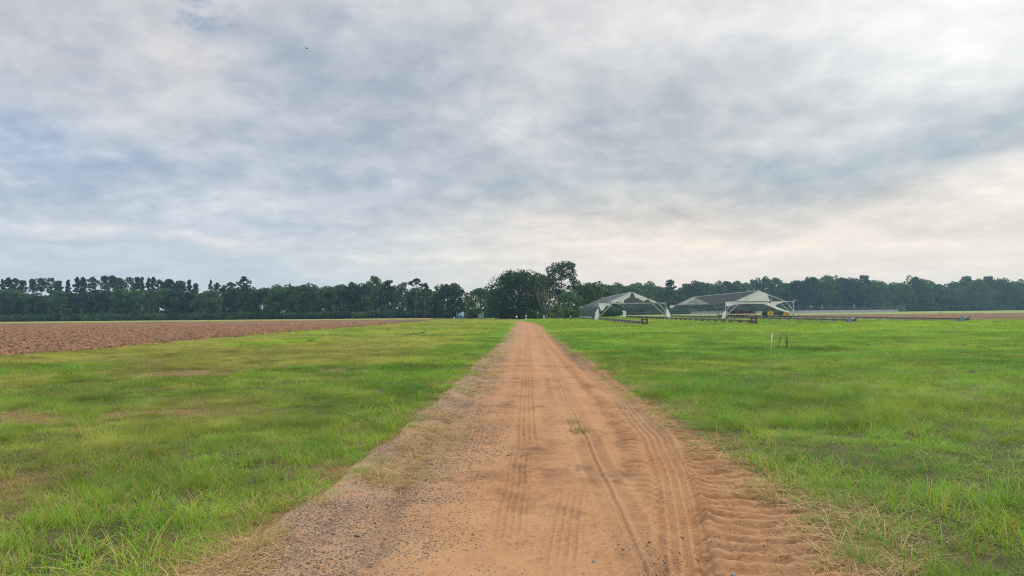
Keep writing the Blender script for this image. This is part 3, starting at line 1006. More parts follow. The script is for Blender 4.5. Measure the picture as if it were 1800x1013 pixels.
def leaf_cloud(blobs, n, size, r, flat=0.0):
    """n small folded leaf sprays spread through ellipsoid clumps: blobs = [(centre, radii)]"""
    C = np.array([b[0] for b in blobs], float); Rr = np.array([b[1] for b in blobs], float)
    wgt = np.prod(Rr, 1)**(2/3); wgt /= wgt.sum()
    k = r.choice(len(blobs), n, p=wgt)
    d = r.randn(n, 3); d /= np.linalg.norm(d, axis=1)[:, None]
    rad = (0.45 + 0.55*r.rand(n)**0.40)*(1 + 0.055*r.randn(n))
    P = C[k] + d*Rr[k]*rad[:, None]
    a = r.randn(n, 3) + d*0.3; a[:, 2] *= (1 - flat*0.5); a /= np.linalg.norm(a, axis=1)[:, None]
    b = np.cross(a, r.randn(n, 3)); b /= np.linalg.norm(b, axis=1)[:, None]
    s = size*(0.6 + 0.8*r.rand(n))[:, None]
    nrm = np.cross(a, b)
    V = np.stack([P - a*s, P - b*s*0.55 + nrm*s*0.25, P + a*s, P + b*s*0.55 + nrm*s*0.2], 1).reshape(-1, 3)
    F = np.arange(n*4).reshape(n, 4)
    return V, F, {'leaf': np.repeat(r.rand(n), 4)}


def crown_mesh(name, blobs, n, size, seed, material, flat=0.0):
    V, F, A = leaf_cloud(blobs, n, size, np.random.RandomState(seed), flat)
    return mesh_np(name, V, F, material, False, A)


def broadleaf(seed, h, wd, low=0.08, n=3800, size=0.34, material=None, bark=None, open_=0.0, lobes=30):
    """(crown mesh, trunk mesh) of a spreading tree of height h and width wd"""
    r = np.random.RandomState(seed)
    blobs = []
    for k in range(lobes):
        q = (k + 0.5)/lobes
        t = low + (1 - low)*(1 - (1 - q)**1.15)
        prof = math.sqrt(max(0.0, 1 - ((t - 0.40)/0.62)**2)) if t > 0.40 else 0.80 + 0.20*t/0.40
        a = k*2.399 + r.rand()*0.9
        br = wd*(0.105 + 0.085*r.rand())*(1 - 0.30*open_)*(1 + 0.25*open_*(r.rand() - 0.5))
        rr = max(0.0, wd/2*prof - br*0.75)*(0.55 + 0.5*math.sqrt(r.rand()))
        z = min(h*t, h - br*0.75) + h*0.05*r.randn()
        blobs.append(((rr*math.cos(a), rr*math.sin(a), max(z, br*0.6)), (br, br, br*(0.66 + 0.25*r.rand()))))
    cm = crown_mesh("crown", blobs, n, size, seed + 1, material or M_LEAF)
    tr = MB()
    th = h*0.45
    tr.tube([(0, 0, -0.2), (0.05*h*0.1, 0, th*0.5), (0.02*h, 0.01*h, th), (0, 0, h*0.8)], [h*0.026, h*0.021, h*0.017, h*0.006], 7)
    for k in range(0, lobes, 3):
        c = blobs[k][0]
        z0 = max(0.12*h, min(c[2]*0.55, h*0.62))
        m_ = ((c[0])*0.45, (c[1])*0.45, (z0 + c[2])*0.5 + 0.04*h)
        tr.tube([(0, 0, z0), m_, c], [h*0.011, h*0.007, h*0.003], 5)
    return cm, tr.mesh("trunk", bark or M_BARK, True)


def pine(seed, h, wd, low=0.58, n=1500, size=0.30, tufts=18, material=None, bark=None, shape=0.0, puff=1.0):
    """tall bare trunk with an open crown of needle tufts"""
    r = np.random.RandomState(seed)
    blobs, tr = [], MB()
    bend = [(0, 0, -0.2), (0.1*r.randn(), 0.1*r.randn(), h*0.35), (0.18*r.randn(), 0.18*r.randn(), h*0.7), (0.15*r.randn(), 0, h*0.97)]
    tr.tube(bend, [h*0.010, h*0.0085, h*0.0065, h*0.003], 6)
    for k in range(tufts):
        t = (k + r.rand())/tufts
        z = h*(low + (0.97 - low)*t)
        prof = (1 - 0.75*t**1.5) if shape < 0.5 else (0.35 + 0.75*math.sin(math.pi*min(1, 0.1 + t*0.85)))
        a = k*2.4 + r.rand()*1.2
        rr = wd/2*prof*(0.35 + 0.65*r.rand())
        br = wd*(0.085 + 0.085*r.rand())*puff
        rr = max(0.0, rr - (puff - 1)*br*0.5)
        c = (rr*math.cos(a), rr*math.sin(a), z + 0.15*rr)
        blobs.append((c, (br*1.15, br*1.15, br*(0.35 + 0.25*puff))))
        tr.tube([(bend[2][0]*0.6, bend[2][1]*0.6, z - 0.25*rr), (c[0]*0.6, c[1]*0.6, z), c], [h*0.0045, h*0.003, h*0.0015], 4)
    blobs.append(((bend[3][0], bend[3][1], h*0.96), (wd*0.12, wd*0.12, wd*0.13)))
    return crown_mesh("crown", blobs, n, size, seed + 1, material or M_LEAF_PINE), tr.mesh("trunk", bark or M_BARK, True)


# prototypes have unit-like sizes and are scaled per tree
BROAD = [broadleaf(700 + k, 12.0, 11.0 + (k % 3), 0.04, 4200, 0.36, open_=0.25*(k % 2)) for k in range(8)]
BROAD_OPEN = [broadleaf(740 + k, 13.0, 9.0, 0.05, 3000, 0.34, open_=0.7, lobes=34) for k in range(4)]
PINE = [pine(780 + k, 15.0, 3.2 + 0.5*(k % 4), 0.50 + 0.045*((k*2) % 5), 1500, 0.25, 12 + 3*(k % 3), shape=k % 2, puff=1.55) for k in range(9)]

ONES = "zeroth first second third fourth fifth sixth seventh eighth ninth tenth eleventh twelfth thirteenth fourteenth fifteenth sixteenth seventeenth eighteenth nineteenth".split()
TENS = {2: "twent", 3: "thirt", 4: "fort", 5: "fift", 6: "sixt"}


def ordinal(k):
    if k < 20:
        return ONES[k]
    t, o = divmod(k, 10)
    return TENS[t] + ("ieth" if o == 0 else "y-" + ONES[o])


def horizon_y(px):
    return 550.0 - 0.0102*(px - 928)


def plant(name, proto, proto_h, px, Y, top, label, group, width=None, proto_w=None, rz=None, cat='tree'):
    """stand a tree on the bearing of photo column px at distance Y, tall enough to reach row top"""
    h = (horizon_y(px) - top)/F_PX*Y + CAM_H
    t = empty(name, (at(px, Y), Y, 0), rz if rz is not None else random.random()*6.28)
    s = h/proto_h
    sx = s if width is None else width/proto_w
    t.scale = (sx, sx, s)
    tag(t, label, cat, group)
    link('trunk', proto[1], t); link('crown', proto[0], t)
    return t


random.seed(11)
# left woods: tall pines that stand clear of the woods, from the photo's left edge
LEFT_PINES = [(4, 487), (14, 485), (27, 488), (41, 490), (57, 489), (72, 487), (90, 487), (104, 490), (120, 491), (135, 485), (148, 483), (163, 484),
              (185, 482), (198, 485), (209, 488), (228, 486), (239, 486), (250, 485), (262, 485), (270, 484), (280, 488), (289, 496), (298, 489), (310, 496),
              (320, 493), (331, 491), (345, 497), (371, 491), (381, 496), (406, 493)]
for k, (px, top) in enumerate(LEFT_PINES):
    plant('pine_tree', PINE[(k*5) % 9], 15.0, px + random.uniform(-2, 2), 296 + random.random()*14, top + random.uniform(-1.5, 2),
          "slim pine above the left woods, %s pine from the photo's left edge" % ordinal(k + 1), "tall pines above the left woods", random.uniform(3.0, 5.2), 3.8)
# front row of the left woods
px, k = -40, 0
LEFT_TOPS = [(-60, 514), (0, 514), (60, 513), (105, 517), (190, 510), (230, 510), (270, 512), (330, 512), (400, 509), (440, 503), (480, 503), (500, 500), (530, 506), (560, 501),
             (595, 499), (612, 504), (640, 500), (668, 497), (700, 501), (730, 505), (760, 507), (830, 520)]
while px < 765:
    top = np.interp(px, [a for a, b in LEFT_TOPS], [b for a, b in LEFT_TOPS]) + random.uniform(-4, 4.5)
    k += 1
    plant('broadleaf_tree', (BROAD + BROAD_OPEN)[random.randrange(10)], 12.3, px, np.interp(px, [0, 800], [276, 250]) + random.uniform(-4, 9), top,
          "dark front tree of the left woods, %s from the photo's left edge" % ordinal(k), "front trees of the left woods",
          random.uniform(8.5, 12.5), 11.5)
    px += random.uniform(15, 27)
for k in range(26):
    px = -45 + k*32 + random.uniform(-6, 6)
    if px > 790:
        break
    plant('broadleaf_tree', BROAD[random.randrange(8)], 12.0, px, 300 + random.uniform(-6, 10), np.interp(px, [a for a, b in LEFT_TOPS], [b for a, b in LEFT_TOPS]) + random.uniform(3, 8),
          "dark tree deep in the left woods, mostly hidden behind the front trees", "trees deep in the left woods", random.uniform(10, 13), 11.5)
# the trees of the left woods that catch the eye
plant('pine_tree', pine(801, 16, 5.6, 0.70, 900, 0.30, 16, shape=0), 16, 429, 262, 485, "lone umbrella-topped pine standing highest above the middle of the left woods", None)
plant('pine_tree', pine(803, 16, 5.2, 0.80, 700, 0.30, 11, bark=M_BARK_PALE), 16, 731, 232, 489, "tall pine with a long bare pale trunk near the right end of the left woods", None)
plant('pine_tree', pine(805, 14, 5.2, 0.74, 700, 0.30, 11, bark=M_BARK_PALE), 14, 747, 236, 498, "shorter bare-trunked pine beside the tall pale-trunked pine", None)
plant('broadleaf_tree', BROAD[2], 12.0, 788, 205, 504, "broad dome-shaped tree closing the right end of the left woods", None, 12.5, 11.5)
plant('broadleaf_tree', BROAD_OPEN[1], 13.0, 800, 214, 500, "open-crowned tree with a ragged top behind the dome-shaped tree", None, 6.0, 9.0)
plant('broadleaf_tree', broadleaf(811, 7, 8, 0.02, 1500, 0.30, M_LEAF_PALE), 7.0, 826, 225, 531, "pale dusty green bush in the gap left of the big oak", None, 9.0, 8.0, cat='bush')
plant('broadleaf_tree', BROAD[5], 12.0, 846, 196, 509, "dark rounded tree just left of the big spreading oak", None, 10.0, 11.5)
plant('broadleaf_tree', BROAD[1], 12.0, 872, 215, 514, "dark tree peeping out behind the left flank of the big oak", None, 7.5, 11.5)
# the big live oak, its neighbours
OAK = broadleaf(821, 10.8, 16.4, 0.0, 20000, 0.21, M_LEAF_OAK, lobes=110)
plant('oak_tree', OAK, 10.6, 913, 165, 480, "huge dark spreading oak at the far end of the dirt road", None, 16.2, 16.2, 0.4)
plant('pine_tree', pine(831, 15, 8.8, 0.34, 5200, 0.24, 50, shape=1), 15, 990, 185, 462, "tall bushy pine rising right behind the big oak", None, 8.6, 8.6, 0.3)
plant('broadleaf_tree', BROAD[6], 12.0, 952, 186, 483, "dark leafy tree filling the space between the oak and the tall bushy pine", None, 8.5, 11.5)
plant('broadleaf_tree', broadleaf(841, 9, 9, 0.02, 3400, 0.28, M_LEAF), 9.0, 1000, 176, 512, "mid green leafy tree under the tall bushy pine", None, 8.5, 9.0)
plant('broadleaf_tree', broadleaf(843, 8, 7, 0.02, 2600, 0.26, M_LEAF_BRIGHT), 8.0, 1043, 190, 498, "bright green tree behind the left corner of the torn greenhouse", None, 8.0, 7.0)
plant('broadleaf_tree', BROAD[3], 12.0, 1020, 205, 503, "dark tree between the tall bushy pine and the bright green tree", None, 10.5, 11.5)
plant('broadleaf_tree', BROAD[7], 12.0, 1062, 225, 503, "full dark tree behind the bright green tree and the torn greenhouse", None, 12.0, 11.5)
plant('broadleaf_tree', broadleaf(845, 3.6, 4, 0.0, 1300, 0.2, M_LEAF_BRIGHT, lobes=16), 3.6, 978, 152, 537, "bright green shrub right of the leafless tree", None, 3.4, 4.0, cat='shrub')
plant('broadleaf_tree', broadleaf(847, 3.0, 4, 0.0, 1300, 0.2, M_LEAF_BRIGHT, lobes=16), 3.0, 1001, 156, 541, "yellow green shrub left of the torn greenhouse", None, 4.2, 4.0, cat='shrub')
plant('broadleaf_tree', broadleaf(849, 2.4, 5, 0.0, 1300, 0.2, M_LEAF, lobes=16), 2.4, 936, 158, 545, "dark low shrub under the right edge of the big oak", None, 5.0, 5.0, cat='shrub')


def bare_tree(seed, h, wd):
    r = np.random.RandomState(seed)
    b = MB()
    tw = MB()
    for k in range(9):
        f = (k - 4)/4.0
        top = (wd/2*f*(0.85 + 0.3*r.rand()), 1.2*r.randn()*0.6, h*(1.0 - 0.22*abs(f) - 0.18*r.rand()))
        z0 = (0.07 + 0.12*r.rand())*h
        mid = (top[0]*0.70, top[1]*0.6, z0 + (top[2] - z0)*0.45)
        b.tube([(0.04*f, 0, z0), mid, top], [h*0.010, h*0.006, h*0.0022], 5)
        for q in range(9):
            t = 0.15 + 0.8*r.rand()
            p = np.array(mid)*(1 - t) + np.array(top)*t
            e = p + np.array([f*0.25 + r.randn()*0.28, r.randn()*0.3, 0.5 + 0.8*r.rand()])
            tw.tube([tuple(p), tuple(e)], [h*0.0032, h*0.0012], 4)
    tk = MB().tube([(0, 0, -0.2), (0.02, 0, 0.08*h), (0, 0.02, 0.2*h)], [h*0.032, h*0.024, h*0.014], 7)
    return b, tw, tk


b, tw, tk = bare_tree(851, 7.2, 4.4)
t = empty('bare_tree', (at(961, 148), 148, 0))
tag(t, "leafless pale grey tree with fanned branches in front of the big oak", 'tree')
tk.build('trunk', M_BARK_PALE, t, True)
br = b.build('branches', M_BARK_PALE, t, True)
tw.build('twigs', M_BARK_PALE, br, True)

# right woods
RIGHT = [(1066, 505, 'b'), (1085, 501, 'b'), (1104, 505, 'b'), (1121, 500, 'b'), (1140, 501, 'b'), (1158, 506, 'b'), (1180, 493, 'p'), (1196, 510, 'b'), (1209, 502, 'o'),
         (1228, 497, 'b'), (1246, 501, 'b'), (1262, 500, 'b'), (1280, 498, 'o'), (1294, 497, 'o'), (1309, 500, 'o'), (1328, 493, 'b'), (1348, 490, 'b'), (1366, 494, 'o'),
         (1384, 500, 'b'), (1400, 496, 'b'), (1416, 498, 'o'), (1431, 490, 'b'), (1456, 489, 'b'), (1479, 491, 'b'), (1502, 493, 'b'), (1521, 488, 'o'), (1534, 496, 'b'),
         (1549, 497, 'b'), (1567, 504, 'o'), (1587, 500, 'b'), (1608, 490, 'b'), (1628, 494, 'b'), (1645, 505, 'b'), (1664, 508, 'b'), (1684, 508, 'b'), (1702, 490, 'o'),
         (1721, 495, 'b'), (1739, 490, 'o'), (1757, 494, 'b'), (1779, 497, 'b'), (1800, 497, 'b'), (1822, 501, 'b'), (1846, 499, 'b')]
for k, (px, top, ty) in enumerate(RIGHT):
    if ty == 'p':
        plant('pine_tree', pine(861, 15, 7, 0.25, 2600, 0.34, 30), 15, px, 315, top, "dark conical pine standing out above the woods between the two greenhouses", None, 7.5, 7.0)
        continue
    pr = BROAD[random.randrange(8)] if ty == 'b' else BROAD_OPEN[random.randrange(4)]
    plant('broadleaf_tree', pr, 12.0 if ty == 'b' else 13.0, px, np.interp(px, [1050, 1250, 1800], [300, 385, 430]) + random.uniform(-6, 8), top,
          ("rounded" if ty == 'b' else "loose open-crowned") + " hazy tree of the right woods, %s from the big oak" % ordinal(k + 1), "front trees of the right woods",
          random.uniform(11.5, 16.5) if ty == 'b' else random.uniform(10, 13.5), 11.5 if ty == 'b' else 9.0)
for k in range(27):
    px = 1050 + k*31 + random.uniform(-6, 6)
    plant('broadleaf_tree', BROAD[random.randrange(8)], 12.0, px, np.interp(px, [1050, 1250, 1800], [345, 425, 465]) + random.uniform(-6, 10), 509 + random.uniform(-4, 4) - (6 if px > 1380 else 0),
          "hazy tree deep in the right woods, mostly hidden behind the front trees", "trees deep in the right woods", random.uniform(15, 20), 11.5)

# undergrowth closing the foot of both woods
UND = [crown_mesh("undergrowth", [((r_*1.6 - 2.4, 0.3*(r_ % 2), 0.9), (1.5, 1.2, 1.1)) for r_ in range(4)], 900, 0.26, 870 + q, M_LEAF_OAK) for q in range(4)]
pts = []
for px in np.arange(-60, 800, 7.0):
    Y = np.interp(px, [0, 800], [270, 240]) + random.uniform(-2, 4); pts.append((at(px, Y), Y))
for px in np.arange(1060, 1860, 7.0):
    Y = np.interp(px, [1050, 1250, 1800], [292, 374, 418]) + random.uniform(-2, 4); pts.append((at(px, Y), Y))
for px in np.arange(790, 1075, 6.0):
    Y = 222 + random.uniform(-3, 5); pts.append((at(px, Y), Y))
pts = np.array(pts)
s = 0.8 + 0.7*rng.rand(len(pts))
scatter("undergrowth", np.stack([pts[:, 0], pts[:, 1], 0*pts[:, 0]], -1), np.stack([0*s, 0*s, rng.randn(len(s))*0.4], -1), np.stack([s, s, s], -1), rng.randint(0, 4, len(s)),
        rng.rand(len(s), 3), UND, "dark undergrowth along the foot of the woods")

# ------------------------------------------------------------------ greenhouses on rails
M_GALV = simple("galvanised_pipe", (0.09, 0.11, 0.122), (0.06, 0.072, 0.082), 2.0, 0.55, 0.0, 0.3)
M_WHITE_PIPE = simple("white_pipe", (0.52, 0.54, 0.55), (0.38, 0.40, 0.42), 2.0, 0.5, 0.0, 0.4)
M_POLY = film_material("white_poly", (0.88, 0.88, 0.87), 0.98)
M_NET = film_material("dark_shade_net", (0.045, 0.062, 0.068), 0.50, 0.7)
M_FILM = film_material("aged_film", (0.17, 0.21, 0.25), 0.55, 0.3)
M_TIMBER = simple("old_timber", (0.155, 0.130, 0.110), (0.075, 0.066, 0.060), 3.0, 0.9, 0, 0.2)
M_BLOCK = simple("concrete_block", (0.34, 0.33, 0.31), (0.22, 0.215, 0.20), 4.0, 0.9, 0, 0.2)
M_RUST = simple("rusty_steel", (0.16, 0.080, 0.048), (0.085, 0.046, 0.033), 5.0, 0.85, 0.2, 0.3)
M_STEEL = simple("grey_steel", (0.26, 0.29, 0.32), (0.18, 0.20, 0.22), 4.0, 0.5, 0.4, 0.4)
M_BLACK = simple("black_rubber", (0.025, 0.025, 0.026), (0.040, 0.039, 0.038), 8.0, 0.8, 0, 0.3)

GH_Y0, GH_Y1, RAIL_Y0 = 125.0, 174.0, 76.5
K = GH_Y0/F_PX
RAIL_X = [124*K, 240*K, 344*K, 462*K]                    # measured feet of the two houses
HW, BASE = 6.05, 0.42
PROFILE = [(6.05, 0.0), (5.98, 0.8), (5.72, 1.5), (5.25, 2.1), (4.6, 2.62), (3.85, 3.02), (2.0, 3.78), (0.0, 4.62)]


def prof_side(s):
    return [(s*a, 0, b_) for a, b_ in PROFILE]


def hoop_mesh():
    b_ = MB()
    pts_ = prof_side(-1) + prof_side(1)[::-1][1:]
    b_.tube(pts_, 0.022, 5)
    return b_.mesh("hoop", M_GALV, True)


HOOP = hoop_mesh()


def sheet(poly_pts, thick=0.02):
    """a thin real panel from 3D outline points that lie in a plane of constant Y"""
    y0_ = poly_pts[0][1]
    return MB().prism([(p[0], p[2]) for p in poly_pts], y0_ - thick/2, y0_ + thick/2)


def curtain(s, i0, i1, y0_, y1_, off, rag=0.0, seed=0):
    """film lying on the hoops of side s between profile points i0..i1"""
    r = np.random.RandomState(seed)
    ny_ = 42
    P = PROFILE[i0:i1 + 1]
    vs, fs = [], []
    for j in range(ny_ + 1):
        yy = y0_ + (y1_ - y0_)*j/ny_
        sag = 0.03*math.sin(j*math.pi*1.0)
        for q, (a, b_) in enumerate(P):
            e = rag*r.rand() if q == 0 else 0.0
            vs.append((s*(a + off), yy, b_ + off*0.6 + e + sag))
    m_ = len(P)
    for j in range(ny_):
        for q in range(m_ - 1):
            fs.append((j*m_ + q, j*m_ + q + 1, (j + 1)*m_ + q + 1, (j + 1)*m_ + q))
    return MB().add(vs, fs)


def greenhouse(cx, label, white_gable, film_side):
    g = empty('greenhouse', (cx, GH_Y0, BASE))
    tag(g, label, 'greenhouse', 'hoop greenhouses on rails')
    L_ = GH_Y1 - GH_Y0
    nh = 32
    for j in range(nh + 1):
        link('hoop', HOOP, g, (0, L_*j/nh, 0))
    for s, idxs in ((-1, (0, 1, 3, 5, 6)), (1, (0, 1, 3, 5, 6))):
        for i in idxs:
            a, b_ = PROFILE[i]
            MB().tube([(s*(a - 0.05), -0.1, b_ + 0.02), (s*(a - 0.05), L_ + 0.1, b_ + 0.02)], 0.04 if i else 0.07, 5).build('purlin', M_GALV, g)
    MB().tube([(0, -0.15, 4.66), (0, L_ + 0.15, 4.66)], 0.06, 6).build('ridge_pipe', M_WHITE_PIPE, g)
    for yy, front in ((-0.06, True), (L_ + 0.06, False)):
        MB().tube(prof_side(-1) + prof_side(1)[::-1][1:], 0.06, 6).build('end_arch', M_WHITE_PIPE, g, True, (0, yy, 0))
        for s in (-1, 1):
            WP = M_WHITE_PIPE if front else M_GALV
            MB().box((s*6.12, yy, 1.20), (0.10, 0.10, 3.2) if front else (0.07, 0.07, 3.2)).build('end_post', WP, g)
            MB().tube([(s*6.0, yy, 0.25), (s*3.7, yy, 2.42)], 0.058 if front else 0.04, 6).build('brace', WP, g)
            MB().tube([(s*2.1, yy, 2.5), (s*2.1, yy, 3.65)], 0.05, 5).build('gable_post', M_WHITE_PIPE, g)
            MB().box((s*6.05, yy, -0.14), (0.5, 0.7, 0.24)).build('foot', M_STEEL, g)
        MB().box((0, yy, 2.62), (12.1, 0.10, 0.10)).build('cross_bar', WP, g)
    return g, L_


g1, L_ = greenhouse((RAIL_X[0] + RAIL_X[1])/2, "hoop greenhouse on rails with torn white gable sheet, the nearer one to the road", False, True)
# aged film still on its left half
curtain(-1, 0, 4, 0.1, L_ - 0.1, 0.06, 0.35, 3).build('side_film', M_FILM, g1, True)
curtain(-1, 4, 7, 0.1, L_ - 0.1, 0.06, 0.0, 4).build('roof_film', M_FILM, g1, True)
gy = -0.16
GS = [
    [(-3.9, 2.95), (-2.6, 3.5), (-1.2, 4.1), (0, 4.6), (-0.2, 4.4), (-0.45, 3.75), (-0.9, 3.5), (-1.5, 3.2), (-1.55, 2.72), (-2.2, 2.75), (-2.7, 2.9), (-3.3, 2.62), (-3.9, 2.66)],
    [(0.0, 4.6), (1.2, 4.1), (2.4, 3.55), (2.9, 3.30), (2.3, 3.12), (2.15, 2.95), (1.6, 3.2), (0.95, 3.55), (0.6, 3.6), (0.35, 4.2)],
    [(2.95, 3.28), (3.9, 2.92), (4.5, 2.6), (4.1, 2.62), (3.5, 2.8), (3.1, 3.05)],
    [(-6.05, 2.66), (-4.75, 2.66), (-4.9, 1.9), (-5.5, 1.2), (-5.9, 1.75)],
    [(-4.6, 2.62), (-4.0, 2.62), (-4.15, 2.25)],
    [(-6.9, -0.3), (-6.75, 0.9), (-6.35, 1.6), (-6.17, 1.65), (-6.17, -0.3)],
    [(6.17, 1.75), (6.5, 1.35), (6.8, 0.6), (6.95, -0.3), (6.3, -0.35), (6.2, 0.3)],
]
for i, p in enumerate(GS):
    sheet([(a, gy - 0.02*(i % 3), b_) for a, b_ in p], 0.012).build('gable_sheet', M_POLY, g1)
for p in ([(-6.05, 2.66), (-4.9, 2.62), (-5.3, 2.1), (-5.95, 1.6)], [(-2.6, 2.5), (2.6, 2.5), (1.9, 3.0), (0, 3.3), (-1.9, 3.1)], [(5.0, 1.5), (5.9, 1.2), (5.9, -0.3), (5.2, -0.3)]):
    sheet([(a, L_ + 0.18, b_) for a, b_ in p], 0.012).build('gable_sheet', M_POLY, g1)
MB().box((-6.22, L_*0.62, 0.02), (0.06, L_*0.7, 0.26)).build('base_board', M_WHITE_PIPE, g1)

g2, L_ = greenhouse((RAIL_X[2] + RAIL_X[3])/2, "hoop greenhouse on rails with a mostly whole white gable, beside the green tractor", True, False)
GS = [
    [(-4.1, 2.75), (-3.85, 2.95), (-2.0, 3.72), (0, 4.6), (1.4, 4.02), (1.75, 3.75), (1.5, 3.62), (1.9, 2.75)],
    [(-6.05, 2.68), (-4.9, 2.72), (-4.2, 2.60), (-2.0, 2.52), (1.2, 2.54), (2.2, 2.3), (3.2, 1.6), (5.4, 0.75), (5.3, 0.55), (3.0, 1.25), (2.0, 1.75), (0.8, 2.25), (-2.2, 2.30), (-4.4, 2.2), (-5.1, 1.95), (-6.05, 1.9)],
    [(2.0, 2.68), (3.9, 2.66), (5.0, 2.70), (3.4, 2.25), (2.4, 1.75), (2.05, 1.9)],
    [(-6.9, -0.3), (-6.7, 0.6), (-6.3, 1.1), (-6.17, 1.1), (-6.17, -0.3)],
]
for i, p in enumerate(GS):
    sheet([(a, gy - 0.02*(i % 3), b_) for a, b_ in p], 0.012).build('gable_sheet', M_POLY, g2)
for p in ([(-4.0, 2.75), (-2.0, 3.75), (0, 4.58), (1.2, 4.05), (3.6, 3.0), (3.6, 2.75)], [(-6.05, 2.6), (-4.4, 2.7), (-5.2, 2.1), (-6.05, 1.9)]):
    sheet([(a, L_ + 0.18, b_) for a, b_ in p], 0.012).build('gable_sheet', M_POLY, g2)
curtain(-1, 3, 7, 0.1, L_ - 9.0, 0.06, 0.25, 6).build('roof_net', M_NET, g2, True)
for j in range(18):
    for s in (-1, 1):
        yy = L_*(j + 0.5)/18
        MB().lathe([(0.11, -0.05), (0.13, -0.02), (0.13, 0.02), (0.11, 0.05)], (s*6.05, yy, -0.17), 'X', 10).build('roller', M_BLACK, g2)
for yy in (0.0, 18.0, 36.0):
    MB().tube([(6.12, yy, 1.6), (7.2, yy - 0.5, -0.30)], 0.05, 5).build('stay', M_GALV, g2)

# rails
RAIL_LAB = ["low timber rail to the left foot of the torn greenhouse, ending in a rusty post",
            "low rail between the two greenhouses, ending in a tall rusty stop post",
            "low dark rail to the left foot of the white-gabled greenhouse, with a grey winch",
            "low dark rail along the bare field, passing the tractor, with a grey winch"]
for i, X in enumerate(RAIL_X):
    r_ = empty('greenhouse_rail', (X, RAIL_Y0, 0))
    tag(r_, RAIL_LAB[i], 'rail', 'rails of the greenhouses')
    Lr = GH_Y1 + 1.5 - RAIL_Y0
    MB().box((0, Lr/2, 0.34), (0.14, Lr, 0.17)).build('beam', M_TIMBER, r_)
    if i == 0:
        MB().box((-0.09, 24.0, 0.20), (0.05, 46, 0.30)).build('skirt_board', M_TIMBER, r_)
    sup = MB().box((0, 0, 0.12), (0.40, 0.9 if i > 1 else 0.6, 0.26)).mesh('support', M_BLOCK if i != 1 else M_TIMBER)
    for q in range(28):
        link('support', sup, r_, (0, 1.5 + q*3.5, 0))
    if i < 2:
        e = MB().box((-0.28, -0.1, 0.42), (0.16, 0.2, 0.9)).box((0.28, -0.1, 0.47), (0.16, 0.2, 1.0)).box((0, -0.1, 0.62), (0.4, 0.14, 0.14)).box((0, -0.1, 0.16), (0.4, 0.14, 0.18))
        e.build('stop_post', M_RUST, r_)
        MB().lathe([(0.12, -0.1), (0.16, -0.06), (0.16, 0.06), (0.12, 0.1)], (0, -0.1, 0.38), 'Y', 12).build('pulley', M_STEEL, r_)
    else:
        wn = MB().box((-0.25, 0, 0.30), (0.06, 0.8, 0.6)).box((0.25, 0, 0.30), (0.06, 0.8, 0.6)).box((0, -0.42, 0.12), (0.6, 0.06, 0.24)).build('winch_frame', M_STEEL, r_)
        MB().lathe([(0.24, -0.20), (0.24, -0.17), (0.13, -0.165), (0.13, 0.165), (0.24, 0.17), (0.24, 0.20)], (0, -0.05, 0.42), 'X', 16).build('drum', M_STEEL, r_)
        MB().tube([(0.3, -0.05, 0.42), (0.42, -0.05, 0.42), (0.42, -0.35, 0.62)], 0.03, 6).build('crank', M_BLACK, r_)

# far low tunnel beyond the bare field
M_CURTAIN = film_material("grey_side_curtain", (0.40, 0.41, 0.46), 0.80, 0.6)
YT = 300.0
xa, xb = at(1215, YT), at(1593, YT)
tn = empty('low_tunnel', (xa, YT, 0))
tag(tn, "long low tunnel frame with grey lavender side curtain, far beyond the bare field", 'tunnel')
LT = xb - xa
vs, fs = [], []
nn = 90
for j in range(nn + 1):
    t_ = j/nn
    sag = 0.16*abs(math.sin(t_*nn/3.0*math.pi))
    for q, (yy, zz_) in enumerate(((-0.25, 0.02), (-0.10, 0.7), (0.05, 1.38 - sag))):
        vs.append((t_*(LT - 3.5), yy + 0.12*math.sin(j*1.7 + q), zz_))
for j in range(nn):
    for q in range(2):
        fs.append((j*3 + q, j*3 + q + 1, (j + 1)*3 + q + 1, (j + 1)*3 + q))
MB().add(vs, fs).build('side_curtain', M_CURTAIN, tn, True)
MB().tube([(0, 0, 1.55)] + [(LT*q/20, 0, 2.15 + 0.75*math.sin(math.pi*min(1, 0.25 + q/24))) for q in range(1, 20)] + [(LT - 3.5, 0, 2.6)], 0.075, 5).build('top_pipe', M_GALV, tn, True)
for q in range(1, 20):
    hh = 2.15 + 0.75*math.sin(math.pi*min(1, 0.25 + q/24))
    MB().tube([(LT*q/20, 0.05, 0), (LT*q/20, 0.05, hh)], 0.05, 5).build('post', M_GALV, tn)
for q in (9, 11, 12, 15):
    MB().box((LT*q/20 + 1.0, 0, 3.0), (0.5, 0.3, 1.2)).box((LT*q/20 + 1.0, 0, 2.2), (0.16, 0.16, 1.0)).build('vent_box', M_STEEL, tn)
ef = MB().box((LT - 3.5, 0, 1.35), (0.16, 0.2, 2.7)).box((LT - 0.9, 0, 1.35), (0.16, 0.2, 2.7)).box((LT - 2.2, 0, 2.68), (2.76, 0.2, 0.14))
ef.tube([(LT - 0.9, 0, 1.5), (LT + 0.6, 0, 0)], 0.09, 5).tube([(LT - 3.4, 0, 0.3), (LT - 1.0, 0, 2.2)], 0.07, 5)
ef.build('end_frame', M_STEEL, tn)

